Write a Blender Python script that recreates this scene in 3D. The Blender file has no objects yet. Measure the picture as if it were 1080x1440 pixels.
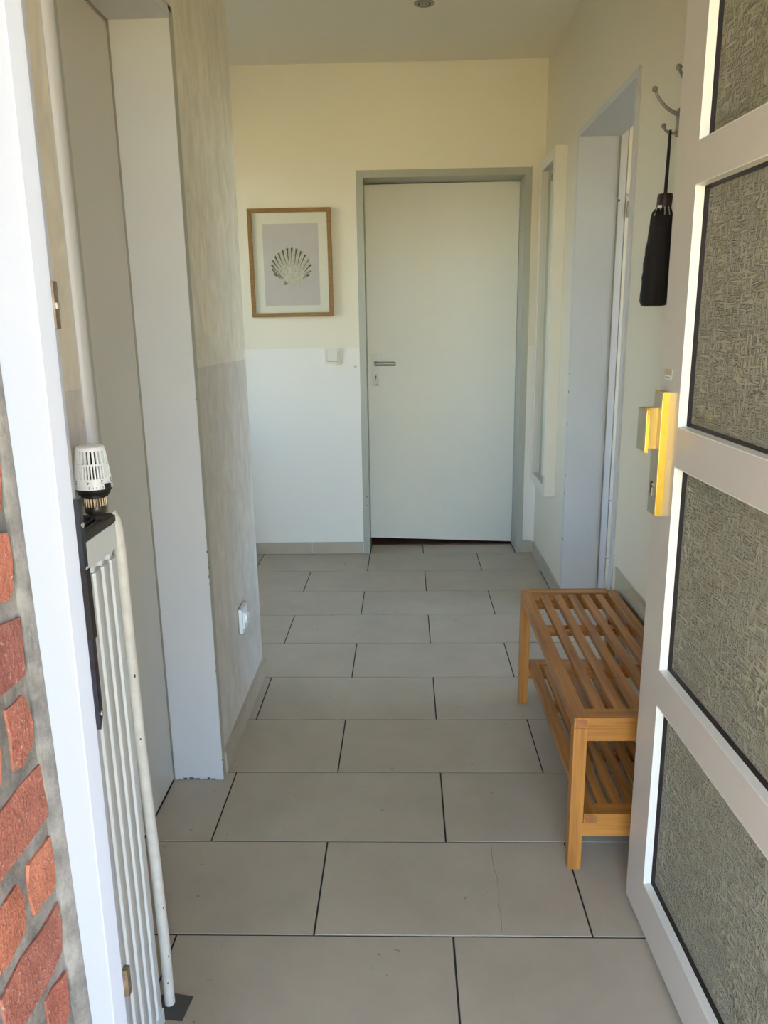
import bpy, bmesh, math, random
from mathutils import Vector, Matrix
random.seed(7)
C = bpy.context.scene.collection
SC = bpy.context.scene

# ------------------------------------------------------------------ camera
cam_data = bpy.data.cameras.new('camera')
cam_data.sensor_fit = 'VERTICAL'
cam_data.sensor_height = 24.0
cam_data.lens = 1104.595 / 1440 * 24.0
cam_data.clip_start = 0.02
cam = bpy.data.objects.new('camera', cam_data)
C.objects.link(cam)
RX = Vector((0.99954869, 0.02601287, -0.01502515))
UX = Vector((0.00830446, 0.24140132, 0.97038984))
FX = Vector((-0.02886971, 0.97007666, -0.24107635))
m = Matrix.Identity(4)
for i in range(3):
    m[i][0] = RX[i]; m[i][1] = UX[i]; m[i][2] = -FX[i]
m[0][3], m[1][3], m[2][3] = 0.0, 0.0, 1.30182
cam.matrix_world = m
SC.camera = cam

# ------------------------------------------------------------------ world, sun, exposure
world = bpy.data.worlds.new('sky'); SC.world = world
world.use_nodes = True
wn = world.node_tree.nodes; wl = world.node_tree.links
wn.clear()
wo = wn.new('ShaderNodeOutputWorld'); bg = wn.new('ShaderNodeBackground')
sky = wn.new('ShaderNodeTexSky'); sky.sky_type = 'NISHITA'
sky.sun_disc = False
SUN_EL, SUN_AZ = math.radians(52), math.radians(25)
sky.sun_elevation = SUN_EL
sky.sun_rotation = SUN_AZ
sky.air_density = 1.0; sky.dust_density = 1.2; sky.ozone_density = 1.0
bg.inputs['Strength'].default_value = 0.55
wl.new(sky.outputs[0], bg.inputs[0]); wl.new(bg.outputs[0], wo.inputs[0])
sun_d = bpy.data.lights.new('sun', 'SUN'); sun_d.energy = 8.0; sun_d.angle = math.radians(0.6)
sun_d.color = (1.0, 0.93, 0.82)
sun = bpy.data.objects.new('sun', sun_d); C.objects.link(sun)
# the sun stands behind the house: light travels towards -Y and down
sd = Vector((math.sin(SUN_AZ) * math.cos(SUN_EL), math.cos(SUN_AZ) * math.cos(SUN_EL), math.sin(SUN_EL)))
sun.rotation_euler = sd.to_track_quat('Z', 'Y').to_euler()
sun.location = (2, 6, 8)
SC.view_settings.view_transform = 'Standard'
SC.view_settings.look = 'None'
SC.view_settings.gamma = 1.0
SC.view_settings.use_curve_mapping = False
SC.view_settings.exposure = 2.50
try:
    SC.cycles.max_bounces = 16; SC.cycles.diffuse_bounces = 10; SC.cycles.glossy_bounces = 6
    SC.cycles.transmission_bounces = 10; SC.cycles.caustics_reflective = False
    SC.cycles.caustics_refractive = False
except Exception:
    pass

# ------------------------------------------------------------------ materials
MATS = {}
def pmat(name, col, rough=0.6, metal=0.0, spec=0.5, var=0.0, vscale=8.0, bump=0.0, bscale=60.0, stretch=(1, 1, 1),
         col2=None, coat=0.0, trans=0.0, ior=1.45, detail=4.0):
    """principled material with optional noise in colour and fine relief"""
    mt = bpy.data.materials.new(name); mt.use_nodes = True
    nt = mt.node_tree; b = nt.nodes['Principled BSDF']
    b.inputs['Base Color'].default_value = (*col, 1)
    b.inputs['Roughness'].default_value = rough
    b.inputs['Metallic'].default_value = metal
    b.inputs['Specular IOR Level'].default_value = spec
    b.inputs['Coat Weight'].default_value = coat
    b.inputs['Transmission Weight'].default_value = trans
    b.inputs['IOR'].default_value = ior
    tc = nt.nodes.new('ShaderNodeTexCoord'); mp = nt.nodes.new('ShaderNodeMapping')
    mp.inputs['Scale'].default_value = stretch
    nt.links.new(tc.outputs['Object'], mp.inputs['Vector'])
    if var > 0 or col2:
        n = nt.nodes.new('ShaderNodeTexNoise'); n.inputs['Scale'].default_value = vscale
        n.inputs['Detail'].default_value = detail; n.inputs['Roughness'].default_value = 0.6
        nt.links.new(mp.outputs[0], n.inputs['Vector'])
        r = nt.nodes.new('ShaderNodeValToRGB')
        a = tuple(max(0, c * (1 - var)) for c in col); z = col2 if col2 else tuple(min(1, c * (1 + var)) for c in col)
        r.color_ramp.elements[0].position = 0.35; r.color_ramp.elements[1].position = 0.65
        r.color_ramp.elements[0].color = (*a, 1); r.color_ramp.elements[1].color = (*z, 1)
        nt.links.new(n.outputs['Fac'], r.inputs['Fac']); nt.links.new(r.outputs['Color'], b.inputs['Base Color'])
    if bump > 0:
        n2 = nt.nodes.new('ShaderNodeTexNoise'); n2.inputs['Scale'].default_value = bscale
        n2.inputs['Detail'].default_value = 6
        nt.links.new(mp.outputs[0], n2.inputs['Vector'])
        bp = nt.nodes.new('ShaderNodeBump'); bp.inputs['Strength'].default_value = bump
        bp.inputs['Distance'].default_value = 0.002
        nt.links.new(n2.outputs['Fac'], bp.inputs['Height']); nt.links.new(bp.outputs[0], b.inputs['Normal'])
    MATS[name] = mt
    return mt

def wall_paint(name, low, high, split, c2low=None, mott=0.0, slope=0.0):
    """matt wall paint, two coats meeting at a painted line at world height split"""
    mt = bpy.data.materials.new(name); mt.use_nodes = True
    nt = mt.node_tree; b = nt.nodes['Principled BSDF']; N = nt.nodes.new; Lk = nt.links.new
    b.inputs['Roughness'].default_value = 0.75; b.inputs['Specular IOR Level'].default_value = 0.3
    g = N('ShaderNodeNewGeometry'); sp = N('ShaderNodeSeparateXYZ'); Lk(g.outputs['Position'], sp.inputs[0])
    ml = N('ShaderNodeMath'); ml.operation = 'MULTIPLY'; ml.inputs[1].default_value = slope
    Lk(sp.outputs['Y'], ml.inputs[0])
    ad = N('ShaderNodeMath'); ad.operation = 'ADD'; Lk(sp.outputs['Z'], ad.inputs[0]); Lk(ml.outputs[0], ad.inputs[1])
    gt = N('ShaderNodeMath'); gt.operation = 'GREATER_THAN'; gt.inputs[1].default_value = split
    Lk(ad.outputs[0], gt.inputs[0])
    mx = N('ShaderNodeMix'); mx.data_type = 'RGBA'
    mx.inputs['A'].default_value = (*low, 1); mx.inputs['B'].default_value = (*high, 1)
    Lk(gt.outputs[0], mx.inputs['Factor'])
    out = mx.outputs['Result']
    if mott > 0:
        mp = N('ShaderNodeMapping'); mp.inputs['Scale'].default_value = (9, 7, 3.6); Lk(g.outputs['Position'], mp.inputs['Vector'])
        n = N('ShaderNodeTexNoise'); n.inputs['Scale'].default_value = 1.6; n.inputs['Detail'].default_value = 5
        n.inputs['Roughness'].default_value = 0.65; n.inputs['Distortion'].default_value = 1.2
        Lk(mp.outputs[0], n.inputs['Vector'])
        r = N('ShaderNodeValToRGB'); r.color_ramp.elements[0].position = 0.35; r.color_ramp.elements[1].position = 0.72
        r.color_ramp.elements[0].color = (1 - mott,) * 3 + (1,); r.color_ramp.elements[1].color = (1 + mott, 1 + mott, 1 + mott, 1)
        Lk(n.outputs['Fac'], r.inputs['Fac'])
        mm = N('ShaderNodeMix'); mm.data_type = 'RGBA'; mm.blend_type = 'MULTIPLY'; mm.inputs['Factor'].default_value = 1
        Lk(out, mm.inputs['A']); Lk(r.outputs['Color'], mm.inputs['B']); out = mm.outputs['Result']
    Lk(out, b.inputs['Base Color'])
    n2 = N('ShaderNodeTexNoise'); n2.inputs['Scale'].default_value = 90; n2.inputs['Detail'].default_value = 4
    Lk(g.outputs['Position'], n2.inputs['Vector'])
    bp = N('ShaderNodeBump'); bp.inputs['Strength'].default_value = 0.25; bp.inputs['Distance'].default_value = 0.001
    Lk(n2.outputs['Fac'], bp.inputs['Height']); Lk(bp.outputs[0], b.inputs['Normal'])
    MATS[name] = mt
    return mt

M_WALL = wall_paint('white_wall_paint', (0.81, 0.80, 0.76), (0.775, 0.74, 0.635), 1.143)
M_WALLR = wall_paint('cream_wall_paint', (0.72, 0.67, 0.55), (0.72, 0.67, 0.55), 5.0)
M_WALLL = wall_paint('smeared_grey_plaster', (0.62, 0.595, 0.56), (0.74, 0.71, 0.62), 1.215, mott=0.13, slope=0.017)
M_CEIL = pmat('ceiling_paint', (0.76, 0.72, 0.62), 0.85, bump=0.2, bscale=80)
M_FRAME = pmat('pale_grey_lacquer', (0.55, 0.565, 0.585), 0.38, var=0.02, vscale=3)
M_FRAMEG = pmat('grey_green_lacquer', (0.38, 0.39, 0.34), 0.38, var=0.02, vscale=3)
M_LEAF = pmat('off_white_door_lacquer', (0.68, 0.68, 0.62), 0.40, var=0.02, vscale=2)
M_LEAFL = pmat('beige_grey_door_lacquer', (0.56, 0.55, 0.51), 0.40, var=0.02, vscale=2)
M_UPVC = pmat('dimmed_white_frame', (0.39, 0.43, 0.52), 0.30, coat=0.2)  # white frame darkened and blued to offset overbright warm daylight
M_DOOR = pmat('cream_grey_door_lacquer', (0.62, 0.57, 0.52), 0.36, coat=0.12, var=0.02, vscale=5)
M_BEAD = pmat('white_glazing_bead', (0.82, 0.80, 0.74), 0.3)
M_BLACK = pmat('black_rubber', (0.012, 0.011, 0.012), 0.55)
M_GASK = pmat('black_gasket', (0.016, 0.012, 0.014), 0.5)
M_BRASS = pmat('polished_brass', (0.84, 0.58, 0.10), 0.26, metal=1.0, var=0.05, vscale=60)
M_BRASSD = pmat('brass_painted_reflection', (0.52, 0.47, 0.33), 0.35, metal=0.85)  # hall wall reflected in the brass faces, put into the colour
M_BRASSN = pmat('dimmed_brass_neck', (0.46, 0.31, 0.10), 0.45, metal=0.9)  # darker copy of the brass, overbright shine taken down by colour
M_STEEL = pmat('brushed_steel', (0.40, 0.40, 0.36), 0.45, metal=0.35, var=0.08, vscale=40)
M_DSTEEL = pmat('worn_steel_strike', (0.28, 0.23, 0.17), 0.42, metal=0.8, var=0.35, vscale=60)
M_GREYMET = pmat('grey_painted_metal', (0.30, 0.28, 0.24), 0.38, metal=0.4)
M_NICKEL = pmat('dull_nickel', (0.20, 0.175, 0.15), 0.34, metal=1.0, var=0.2, vscale=90)
M_DARK = pmat('dark_void', (0.01, 0.01, 0.01), 0.9)
M_BLKMET = pmat('black_lacquered_steel', (0.018, 0.02, 0.03), 0.3, var=0.4, vscale=40)
M_GRILLE = pmat('dark_brown_grille', (0.035, 0.03, 0.024), 0.4, var=0.3, vscale=50)
M_RAD = pmat('white_radiator_enamel', (0.74, 0.80, 0.83), 0.28, coat=0.2, var=0.02, vscale=9)
M_PIPE = pmat('chipped_white_pipe_paint', (0.66, 0.66, 0.62), 0.4, var=0.07, vscale=40, bump=0.5, bscale=40)
M_PLAST = pmat('white_plastic', (0.82, 0.86, 0.90), 0.35)
M_PLASTG = pmat('light_grey_plastic', (0.70, 0.69, 0.63), 0.4)
M_GROUT = pmat('dark_grout', (0.030, 0.028, 0.026), 0.9, bump=0.5, bscale=200)
M_SKGROUT = pmat('grey_joint', (0.16, 0.15, 0.13), 0.9)
M_MORTAR = pmat('grey_mortar', (0.17, 0.165, 0.16), 0.9, var=0.2, vscale=22, col2=(0.31, 0.30, 0.285), bump=1.0, bscale=130)
M_PAVE = pmat('warm_stone_paving', (0.70, 0.52, 0.22), 0.9, var=0.15, vscale=3, bump=0.3, bscale=30)
M_OAK = pmat('oak_frame', (0.26, 0.145, 0.045), 0.5, var=0.18, vscale=14, stretch=(1, 1, 6))
M_PAPER = pmat('white_mount_board', (0.90, 0.86, 0.78), 0.6)
M_PRINT = pmat('pale_grey_print', (0.66, 0.60, 0.62), 0.6, var=0.02, vscale=20)
M_SHELL = pmat('shell_pale', (0.66, 0.61, 0.52), 0.6, var=0.16, vscale=60)
M_SHELLM = pmat('shell_mid_grey', (0.24, 0.22, 0.20), 0.6)
M_SHELLD = pmat('shell_dark', (0.06, 0.055, 0.055), 0.6)
M_MIRROR = pmat('mirror_silver', (0.80, 0.84, 0.80), 0.03, metal=1.0)
M_MIRFR = pmat('cream_white_mirror_frame', (0.74, 0.71, 0.62), 0.4)
M_CAB = pmat('cream_white_cabinet', (0.80, 0.76, 0.68), 0.35)
M_CABF = pmat('pale_grey_filler', (0.60, 0.60, 0.64), 0.4)
M_UMB = pmat('black_nylon', (0.008, 0.005, 0.005), 0.7, var=0.3, vscale=30, bump=0.8, bscale=70)
M_UMBH = pmat('dark_brown_rubber', (0.028, 0.014, 0.012), 0.45)
M_SILV = pmat('silver_rib_tip', (0.7, 0.68, 0.66), 0.25, metal=1.0)
M_ROOF = pmat('white_render', (0.7, 0.68, 0.62), 0.9)
M_INK = pmat('black_ink', (0.03, 0.03, 0.035), 0.6)
M_TAPE = pmat('dark_grey_tape', (0.07, 0.07, 0.07), 0.6)
M_YEL = pmat('yellowed_paint', (0.55, 0.42, 0.18), 0.5)
M_BROWN = pmat('brown_wooden_floor', (0.12, 0.055, 0.03), 0.5, var=0.3, vscale=10)
M_CAULK = pmat('grey_joint_filler', (0.20, 0.20, 0.21), 0.8)
M_CHIP = pmat('exposed_dark_metal', (0.07, 0.07, 0.08), 0.7)

def tile_mat(name, base):
    mt = bpy.data.materials.new(name); mt.use_nodes = True
    nt = mt.node_tree; b = nt.nodes['Principled BSDF']; N = nt.nodes.new; Lk = nt.links.new
    g = N('ShaderNodeNewGeometry')
    oi = N('ShaderNodeObjectInfo')
    n = N('ShaderNodeTexNoise'); n.inputs['Scale'].default_value = 5; n.inputs['Detail'].default_value = 8; n.inputs['Roughness'].default_value = 0.65
    va = N('ShaderNodeVectorMath'); va.operation = 'ADD'
    Lk(g.outputs['Position'], va.inputs[0])
    ms = N('ShaderNodeVectorMath'); ms.operation = 'SCALE'; ms.inputs[0].default_value = (7, 3, 5); Lk(oi.outputs['Random'], ms.inputs['Scale'])
    Lk(ms.outputs[0], va.inputs[1]); Lk(va.outputs[0], n.inputs['Vector'])
    r = N('ShaderNodeValToRGB'); r.color_ramp.elements[0].position = 0.3; r.color_ramp.elements[1].position = 0.72
    r.color_ramp.elements[0].color = tuple(c * 0.90 for c in base) + (1,)
    r.color_ramp.elements[1].color = tuple(min(1, c * 1.09) for c in base) + (1,)
    Lk(n.outputs['Fac'], r.inputs['Fac'])
    # sparse dark specks
    n3 = N('ShaderNodeTexNoise'); n3.inputs['Scale'].default_value = 45; n3.inputs['Detail'].default_value = 2
    Lk(va.outputs[0], n3.inputs['Vector'])
    r3 = N('ShaderNodeValToRGB'); r3.color_ramp.elements[0].position = 0.22; r3.color_ramp.elements[1].position = 0.27
    r3.color_ramp.elements[0].color = (0.6, 0.6, 0.6, 1); r3.color_ramp.elements[1].color = (1, 1, 1, 1)
    Lk(n3.outputs['Fac'], r3.inputs['Fac'])
    mm = N('ShaderNodeMix'); mm.data_type = 'RGBA'; mm.blend_type = 'MULTIPLY'; mm.inputs['Factor'].default_value = 1
    Lk(r.outputs['Color'], mm.inputs['A']); Lk(r3.outputs['Color'], mm.inputs['B'])
    Lk(mm.outputs['Result'], b.inputs['Base Color'])
    b.inputs['Roughness'].default_value = 0.50; b.inputs['Specular IOR Level'].default_value = 0.4
    n2 = N('ShaderNodeTexNoise'); n2.inputs['Scale'].default_value = 160; Lk(g.outputs['Position'], n2.inputs['Vector'])
    bp = N('ShaderNodeBump'); bp.inputs['Strength'].default_value = 0.08; bp.inputs['Distance'].default_value = 0.001
    Lk(n2.outputs['Fac'], bp.inputs['Height']); Lk(bp.outputs[0], b.inputs['Normal'])
    return mt
M_TILE = tile_mat('beige_grey_tile', (0.445, 0.395, 0.315))

def brick_mat():
    mt = bpy.data.materials.new('red_brick'); mt.use_nodes = True
    nt = mt.node_tree; b = nt.nodes['Principled BSDF']; N = nt.nodes.new; Lk = nt.links.new
    g = N('ShaderNodeNewGeometry'); oi = N('ShaderNodeObjectInfo')
    r0 = N('ShaderNodeValToRGB'); e = r0.color_ramp.elements
    e[0].position = 0; e[0].color = (0.36, 0.115, 0.08, 1); e[1].position = 1; e[1].color = (0.42, 0.15, 0.10, 1)
    k = e.new(0.4); k.color = (0.50, 0.19, 0.11, 1); k = e.new(0.7); k.color = (0.30, 0.11, 0.09, 1)
    Lk(oi.outputs['Random'], r0.inputs['Fac'])
    n = N('ShaderNodeTexNoise'); n.inputs['Scale'].default_value = 28; n.inputs['Detail'].default_value = 8; n.inputs['Roughness'].default_value = 0.7
    Lk(g.outputs['Position'], n.inputs['Vector'])
    r = N('ShaderNodeValToRGB'); r.color_ramp.elements[0].position = 0.3; r.color_ramp.elements[1].position = 0.75
    r.color_ramp.elements[0].color = (0.62, 0.55, 0.55, 1); r.color_ramp.elements[1].color = (1.3, 1.3, 1.35, 1)
    Lk(n.outputs['Fac'], r.inputs['Fac'])
    mm = N('ShaderNodeMix'); mm.data_type = 'RGBA'; mm.blend_type = 'MULTIPLY'; mm.inputs['Factor'].default_value = 1
    Lk(r0.outputs['Color'], mm.inputs['A']); Lk(r.outputs['Color'], mm.inputs['B'])
    # pale lime bloom specks
    n3 = N('ShaderNodeTexNoise'); n3.inputs['Scale'].default_value = 240; n3.inputs['Detail'].default_value = 3
    Lk(g.outputs['Position'], n3.inputs['Vector'])
    r3 = N('ShaderNodeValToRGB'); r3.color_ramp.elements[0].position = 0.62; r3.color_ramp.elements[1].position = 0.75
    Lk(n3.outputs['Fac'], r3.inputs['Fac'])
    m2 = N('ShaderNodeMix'); m2.data_type = 'RGBA'; Lk(r3.outputs['Color'], m2.inputs['Factor'])
    Lk(mm.outputs['Result'], m2.inputs['A']); m2.inputs['B'].default_value = (0.55, 0.42, 0.38, 1)
    Lk(m2.outputs['Result'], b.inputs['Base Color'])
    b.inputs['Roughness'].default_value = 0.85
    bp = N('ShaderNodeBump'); bp.inputs['Strength'].default_value = 0.9; bp.inputs['Distance'].default_value = 0.003
    Lk(n3.outputs['Fac'], bp.inputs['Height']); Lk(bp.outputs[0], b.inputs['Normal'])
    return mt
M_BRICK = brick_mat()

def wood_mat(name, axis, a, c):
    mt = bpy.data.materials.new(name); mt.use_nodes = True
    nt = mt.node_tree; b = nt.nodes['Principled BSDF']; N = nt.nodes.new; Lk = nt.links.new
    tc = N('ShaderNodeTexCoord'); mp = N('ShaderNodeMapping'); oi = N('ShaderNodeObjectInfo')
    s = [55, 55, 55]; s[axis] = 3.0
    mp.inputs['Scale'].default_value = s
    va = N('ShaderNodeVectorMath'); va.operation = 'SCALE'; va.inputs[0].default_value = (5, 9, 7); Lk(oi.outputs['Random'], va.inputs['Scale'])
    Lk(va.outputs[0], mp.inputs['Location'])
    Lk(tc.outputs['Object'], mp.inputs['Vector'])
    n = N('ShaderNodeTexNoise'); n.inputs['Scale'].default_value = 1.0; n.inputs['Detail'].default_value = 5; n.inputs['Roughness'].default_value = 0.6
    Lk(mp.outputs[0], n.inputs['Vector'])
    r = N('ShaderNodeValToRGB'); r.color_ramp.elements[0].position = 0.32; r.color_ramp.elements[1].position = 0.68
    r.color_ramp.elements[0].color = (*a, 1); r.color_ramp.elements[1].color = (*c, 1)
    Lk(n.outputs['Fac'], r.inputs['Fac']); Lk(r.outputs['Color'], b.inputs['Base Color'])
    b.inputs['Roughness'].default_value = 0.42; b.inputs['Coat Weight'].default_value = 0.15
    bp = N('ShaderNodeBump'); bp.inputs['Strength'].default_value = 0.15; bp.inputs['Distance'].default_value = 0.001
    Lk(n.outputs['Fac'], bp.inputs['Height']); Lk(bp.outputs[0], b.inputs['Normal'])
    return mt
WA, WB = (0.28, 0.105, 0.018), (0.56, 0.24, 0.05)
M_WX = wood_mat('bamboo_grain_across', 0, WA, WB)
M_WY = wood_mat('bamboo_grain_along', 1, WA, WB)
M_WZ = wood_mat('bamboo_grain_upright', 2, WA, WB)
M_WEND = wood_mat('bamboo_end_grain', 1, (0.26, 0.09, 0.025), (0.40, 0.16, 0.05))

def textured_glass():
    mt = bpy.data.materials.new('woven_pattern_glass'); mt.use_nodes = True
    nt = mt.node_tree; b = nt.nodes['Principled BSDF']; N = nt.nodes.new; Lk = nt.links.new
    tc = N('ShaderNodeTexCoord')
    hs = []
    for sc_, seed in (((14, 270, 80), 0.0), ((14, 48, 430), 3.7)):   # upright strokes, lying strokes
        mp = N('ShaderNodeMapping'); mp.inputs['Scale'].default_value = sc_; mp.inputs['Location'].default_value = (seed, seed, seed)
        Lk(tc.outputs['Object'], mp.inputs['Vector'])
        n = N('ShaderNodeTexNoise'); n.inputs['Scale'].default_value = 0.55; n.inputs['Detail'].default_value = 2.0
        n.inputs['Distortion'].default_value = 0.5
        Lk(mp.outputs[0], n.inputs['Vector'])
        r = N('ShaderNodeValToRGB'); r.color_ramp.elements[0].position = 0.46; r.color_ramp.elements[1].position = 0.58
        Lk(n.outputs['Fac'], r.inputs['Fac']); hs.append(r)
    mx = N('ShaderNodeMath'); mx.operation = 'MAXIMUM'
    Lk(hs[0].outputs['Color'], mx.inputs[0]); Lk(hs[1].outputs['Color'], mx.inputs[1])
    bp = N('ShaderNodeBump'); bp.inputs['Strength'].default_value = 1.0; bp.inputs['Distance'].default_value = 0.009
    Lk(mx.outputs[0], bp.inputs['Height']); Lk(bp.outputs[0], b.inputs['Normal'])
    b.inputs['Base Color'].default_value = (0.86, 0.88, 0.78, 1)
    b.inputs['Transmission Weight'].default_value = 1.0
    b.inputs['Roughness'].default_value = 0.12
    b.inputs['IOR'].default_value = 1.5
    tl = N('ShaderNodeBsdfTranslucent'); tl.inputs[0].default_value = (0.95, 0.93, 0.76, 1); Lk(bp.outputs[0], tl.inputs['Normal'])
    df = N('ShaderNodeBsdfDiffuse'); df.inputs[0].default_value = (0.80, 0.76, 0.60, 1); Lk(bp.outputs[0], df.inputs['Normal'])
    m1 = N('ShaderNodeMixShader'); m1.inputs[0].default_value = 0.60
    m2 = N('ShaderNodeMixShader'); m2.inputs[0].default_value = 0.66
    Lk(tl.outputs[0], m1.inputs[1]); Lk(df.outputs[0], m1.inputs[2])
    Lk(b.outputs[0], m2.inputs[1]); Lk(m1.outputs[0], m2.inputs[2])
    Lk(m2.outputs[0], nt.nodes['Material Output'].inputs['Surface'])
    return mt
def sheet_glass(name, tint, refl=0.06):
    mt = bpy.data.materials.new(name); mt.use_nodes = True
    nt = mt.node_tree; N = nt.nodes.new; Lk = nt.links.new
    nt.nodes.remove(nt.nodes['Principled BSDF']); out = nt.nodes['Material Output']
    tr = N('ShaderNodeBsdfTransparent'); tr.inputs[0].default_value = (*tint, 1)
    gl = N('ShaderNodeBsdfGlossy'); gl.inputs['Roughness'].default_value = 0.03
    lw = N('ShaderNodeLayerWeight'); lw.inputs['Blend'].default_value = 0.5
    pw = N('ShaderNodeMath'); pw.operation = 'POWER'; pw.inputs[1].default_value = 4.0; Lk(lw.outputs['Facing'], pw.inputs[0])
    ma = N('ShaderNodeMath'); ma.operation = 'MULTIPLY_ADD'; ma.inputs[1].default_value = 0.75; ma.inputs[2].default_value = 0.04; Lk(pw.outputs[0], ma.inputs[0])
    mx = N('ShaderNodeMixShader'); Lk(ma.outputs[0], mx.inputs[0]); Lk(tr.outputs[0], mx.inputs[1]); Lk(gl.outputs[0], mx.inputs[2])
    Lk(mx.outputs[0], out.inputs['Surface'])
    return mt
M_GLASS = textured_glass()
M_CLEAR = sheet_glass('clear_acrylic', (0.97, 0.98, 0.95))
M_WGLASS = sheet_glass('window_glass', (0.97, 0.98, 0.97))

# ------------------------------------------------------------------ helpers
ORG = {}
def world_origin(parent):
    o = Vector((0, 0, 0)); p = parent
    while p is not None:
        o += ORG.get(p.name, Vector((0, 0, 0))); p = p.parent
    return o
def tag(o, label=None, cat=None, group=None, kind=None):
    if label: o['label'] = label
    if cat: o['category'] = cat
    if group: o['group'] = group
    if kind: o['kind'] = kind
    return o
def thing(name, label, cat, loc=(0, 0, 0), group=None, kind=None, rot=0.0):
    o = bpy.data.objects.new(name, None); C.objects.link(o)
    o.location = loc; o.rotation_euler = (0, 0, rot); o.empty_display_size = 0.05
    ORG[o.name] = Vector((0, 0, 0)) if rot else Vector(loc)
    return tag(o, label, cat, group, kind)
def mesh_from(name, bm, mats, parent=None, smooth=False, bevel=0.0, segs=2, local=False, recentre=True):
    """link bm as one object; coordinates are world (minus the parents' origins) unless local"""
    if bevel > 0:
        es = [e for e in bm.edges if len(e.link_faces) == 2 and e.calc_face_angle(0) > 0.6]
        bmesh.ops.bevel(bm, geom=es, offset=bevel, segments=segs, affect='EDGES', profile=0.5)
    bmesh.ops.recalc_face_normals(bm, faces=bm.faces)
    if not local and parent is not None:
        off = world_origin(parent)
        bmesh.ops.translate(bm, verts=bm.verts, vec=-off)
    c = Vector((0, 0, 0))
    if recentre and bm.verts:
        lo = Vector([min(v.co[i] for v in bm.verts) for i in range(3)]); hi = Vector([max(v.co[i] for v in bm.verts) for i in range(3)])
        c = (lo + hi) / 2
        if parent is None: c.z = lo.z
        bmesh.ops.translate(bm, verts=bm.verts, vec=-c)
    me = bpy.data.meshes.new(name); bm.to_mesh(me); bm.free()
    if not isinstance(mats, (list, tuple)): mats = [mats]
    for mt in mats: me.materials.append(mt)
    if smooth:
        for p in me.polygons: p.use_smooth = True
        try: me.set_sharp_from_angle(angle=math.radians(38))
        except Exception: pass
    o = bpy.data.objects.new(name, me); C.objects.link(o)
    o.location = c; ORG[o.name] = c
    if parent is not None: o.parent = parent
    return o
def add_box(bm, lo, hi, mi=0):
    x0, y0, z0 = lo; x1, y1, z1 = hi
    v = [bm.verts.new(q) for q in ((x0, y0, z0), (x1, y0, z0), (x1, y1, z0), (x0, y1, z0), (x0, y0, z1), (x1, y0, z1), (x1, y1, z1), (x0, y1, z1))]
    for f in ((0, 3, 2, 1), (4, 5, 6, 7), (0, 1, 5, 4), (1, 2, 6, 5), (2, 3, 7, 6), (3, 0, 4, 7)):
        bm.faces.new([v[i] for i in f]).material_index = mi
def add_prism(bm, poly, lo, hi, axis=2, mi=0):
    """extrude a polygon of 2-D points along an axis"""
    def P(a, b, h):
        return (a, b, h) if axis == 2 else ((a, h, b) if axis == 1 else (h, a, b))
    A = [bm.verts.new(P(a, b, lo)) for a, b in poly]; B = [bm.verts.new(P(a, b, hi)) for a, b in poly]
    n = len(poly)
    bm.faces.new(A).material_index = mi; bm.faces.new(B[::-1]).material_index = mi
    for i in range(n):
        bm.faces.new((A[i], B[i], B[(i + 1) % n], A[(i + 1) % n])).material_index = mi
def add_tube(bm, pts, radii, n=12, mi=0, caps=True):
    pts = [Vector(p) for p in pts]
    if not isinstance(radii, (list, tuple)): radii = [radii] * len(pts)
    rings = []; prev = None
    for i, p in enumerate(pts):
        t = (pts[min(i + 1, len(pts) - 1)] - pts[max(i - 1, 0)]).normalized()
        if prev is None:
            a = Vector((0, 0, 1)) if abs(t.z) < 0.9 else Vector((1, 0, 0))
            u = t.cross(a).normalized()
        else:
            u = (prev - t * prev.dot(t)).normalized()
        prev = u; w = t.cross(u)
        rings.append([bm.verts.new(p + (u * math.cos(2 * math.pi * k / n) + w * math.sin(2 * math.pi * k / n)) * radii[i]) for k in range(n)])
    for a, b in zip(rings, rings[1:]):
        for k in range(n):
            bm.faces.new((a[k], a[(k + 1) % n], b[(k + 1) % n], b[k])).material_index = mi
    if caps:
        bm.faces.new(rings[0][::-1]).material_index = mi; bm.faces.new(rings[-1]).material_index = mi
def add_ball(bm, c, r, mi=0, sub=16):
    g = bmesh.ops.create_uvsphere(bm, u_segments=sub, v_segments=sub // 2 + 2, radius=r, matrix=Matrix.Translation(c))
    for f in {f for v in g['verts'] for f in v.link_faces}: f.material_index = mi
def box(name, lo, hi, mat, parent=None, bevel=0.0, local=False, segs=2):
    bm = bmesh.new(); add_box(bm, lo, hi)
    return mesh_from(name, bm, mat, parent, bevel=bevel, local=local, segs=segs, smooth=bevel > 0)
def struct(name, boxes, mat, label, cat, bevel=0.0):
    bm = bmesh.new()
    for lo, hi in boxes: add_box(bm, lo, hi)
    o = mesh_from(name, bm, mat, None, bevel=bevel, recentre=False)
    return tag(o, label, cat, kind='structure')
def copy_tree(o, parent=None):
    c = o.copy(); C.objects.link(c); c.parent = parent
    for ch in list(o.children): copy_tree(ch, c)
    return c

# ------------------------------------------------------------------ dimensions
XL = -0.546     # left wall face
XLD = -0.685    # left door leaf face
XR = 0.712      # right wall face
XRD = 0.867     # back of the right wall
YB = 4.272      # back wall face
YC = 2.716      # end of the left wall
HC = 2.515      # ceiling
YF = 0.68       # outer face of the front door frame
YW = 0.78       # inner face of the front wall

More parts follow.
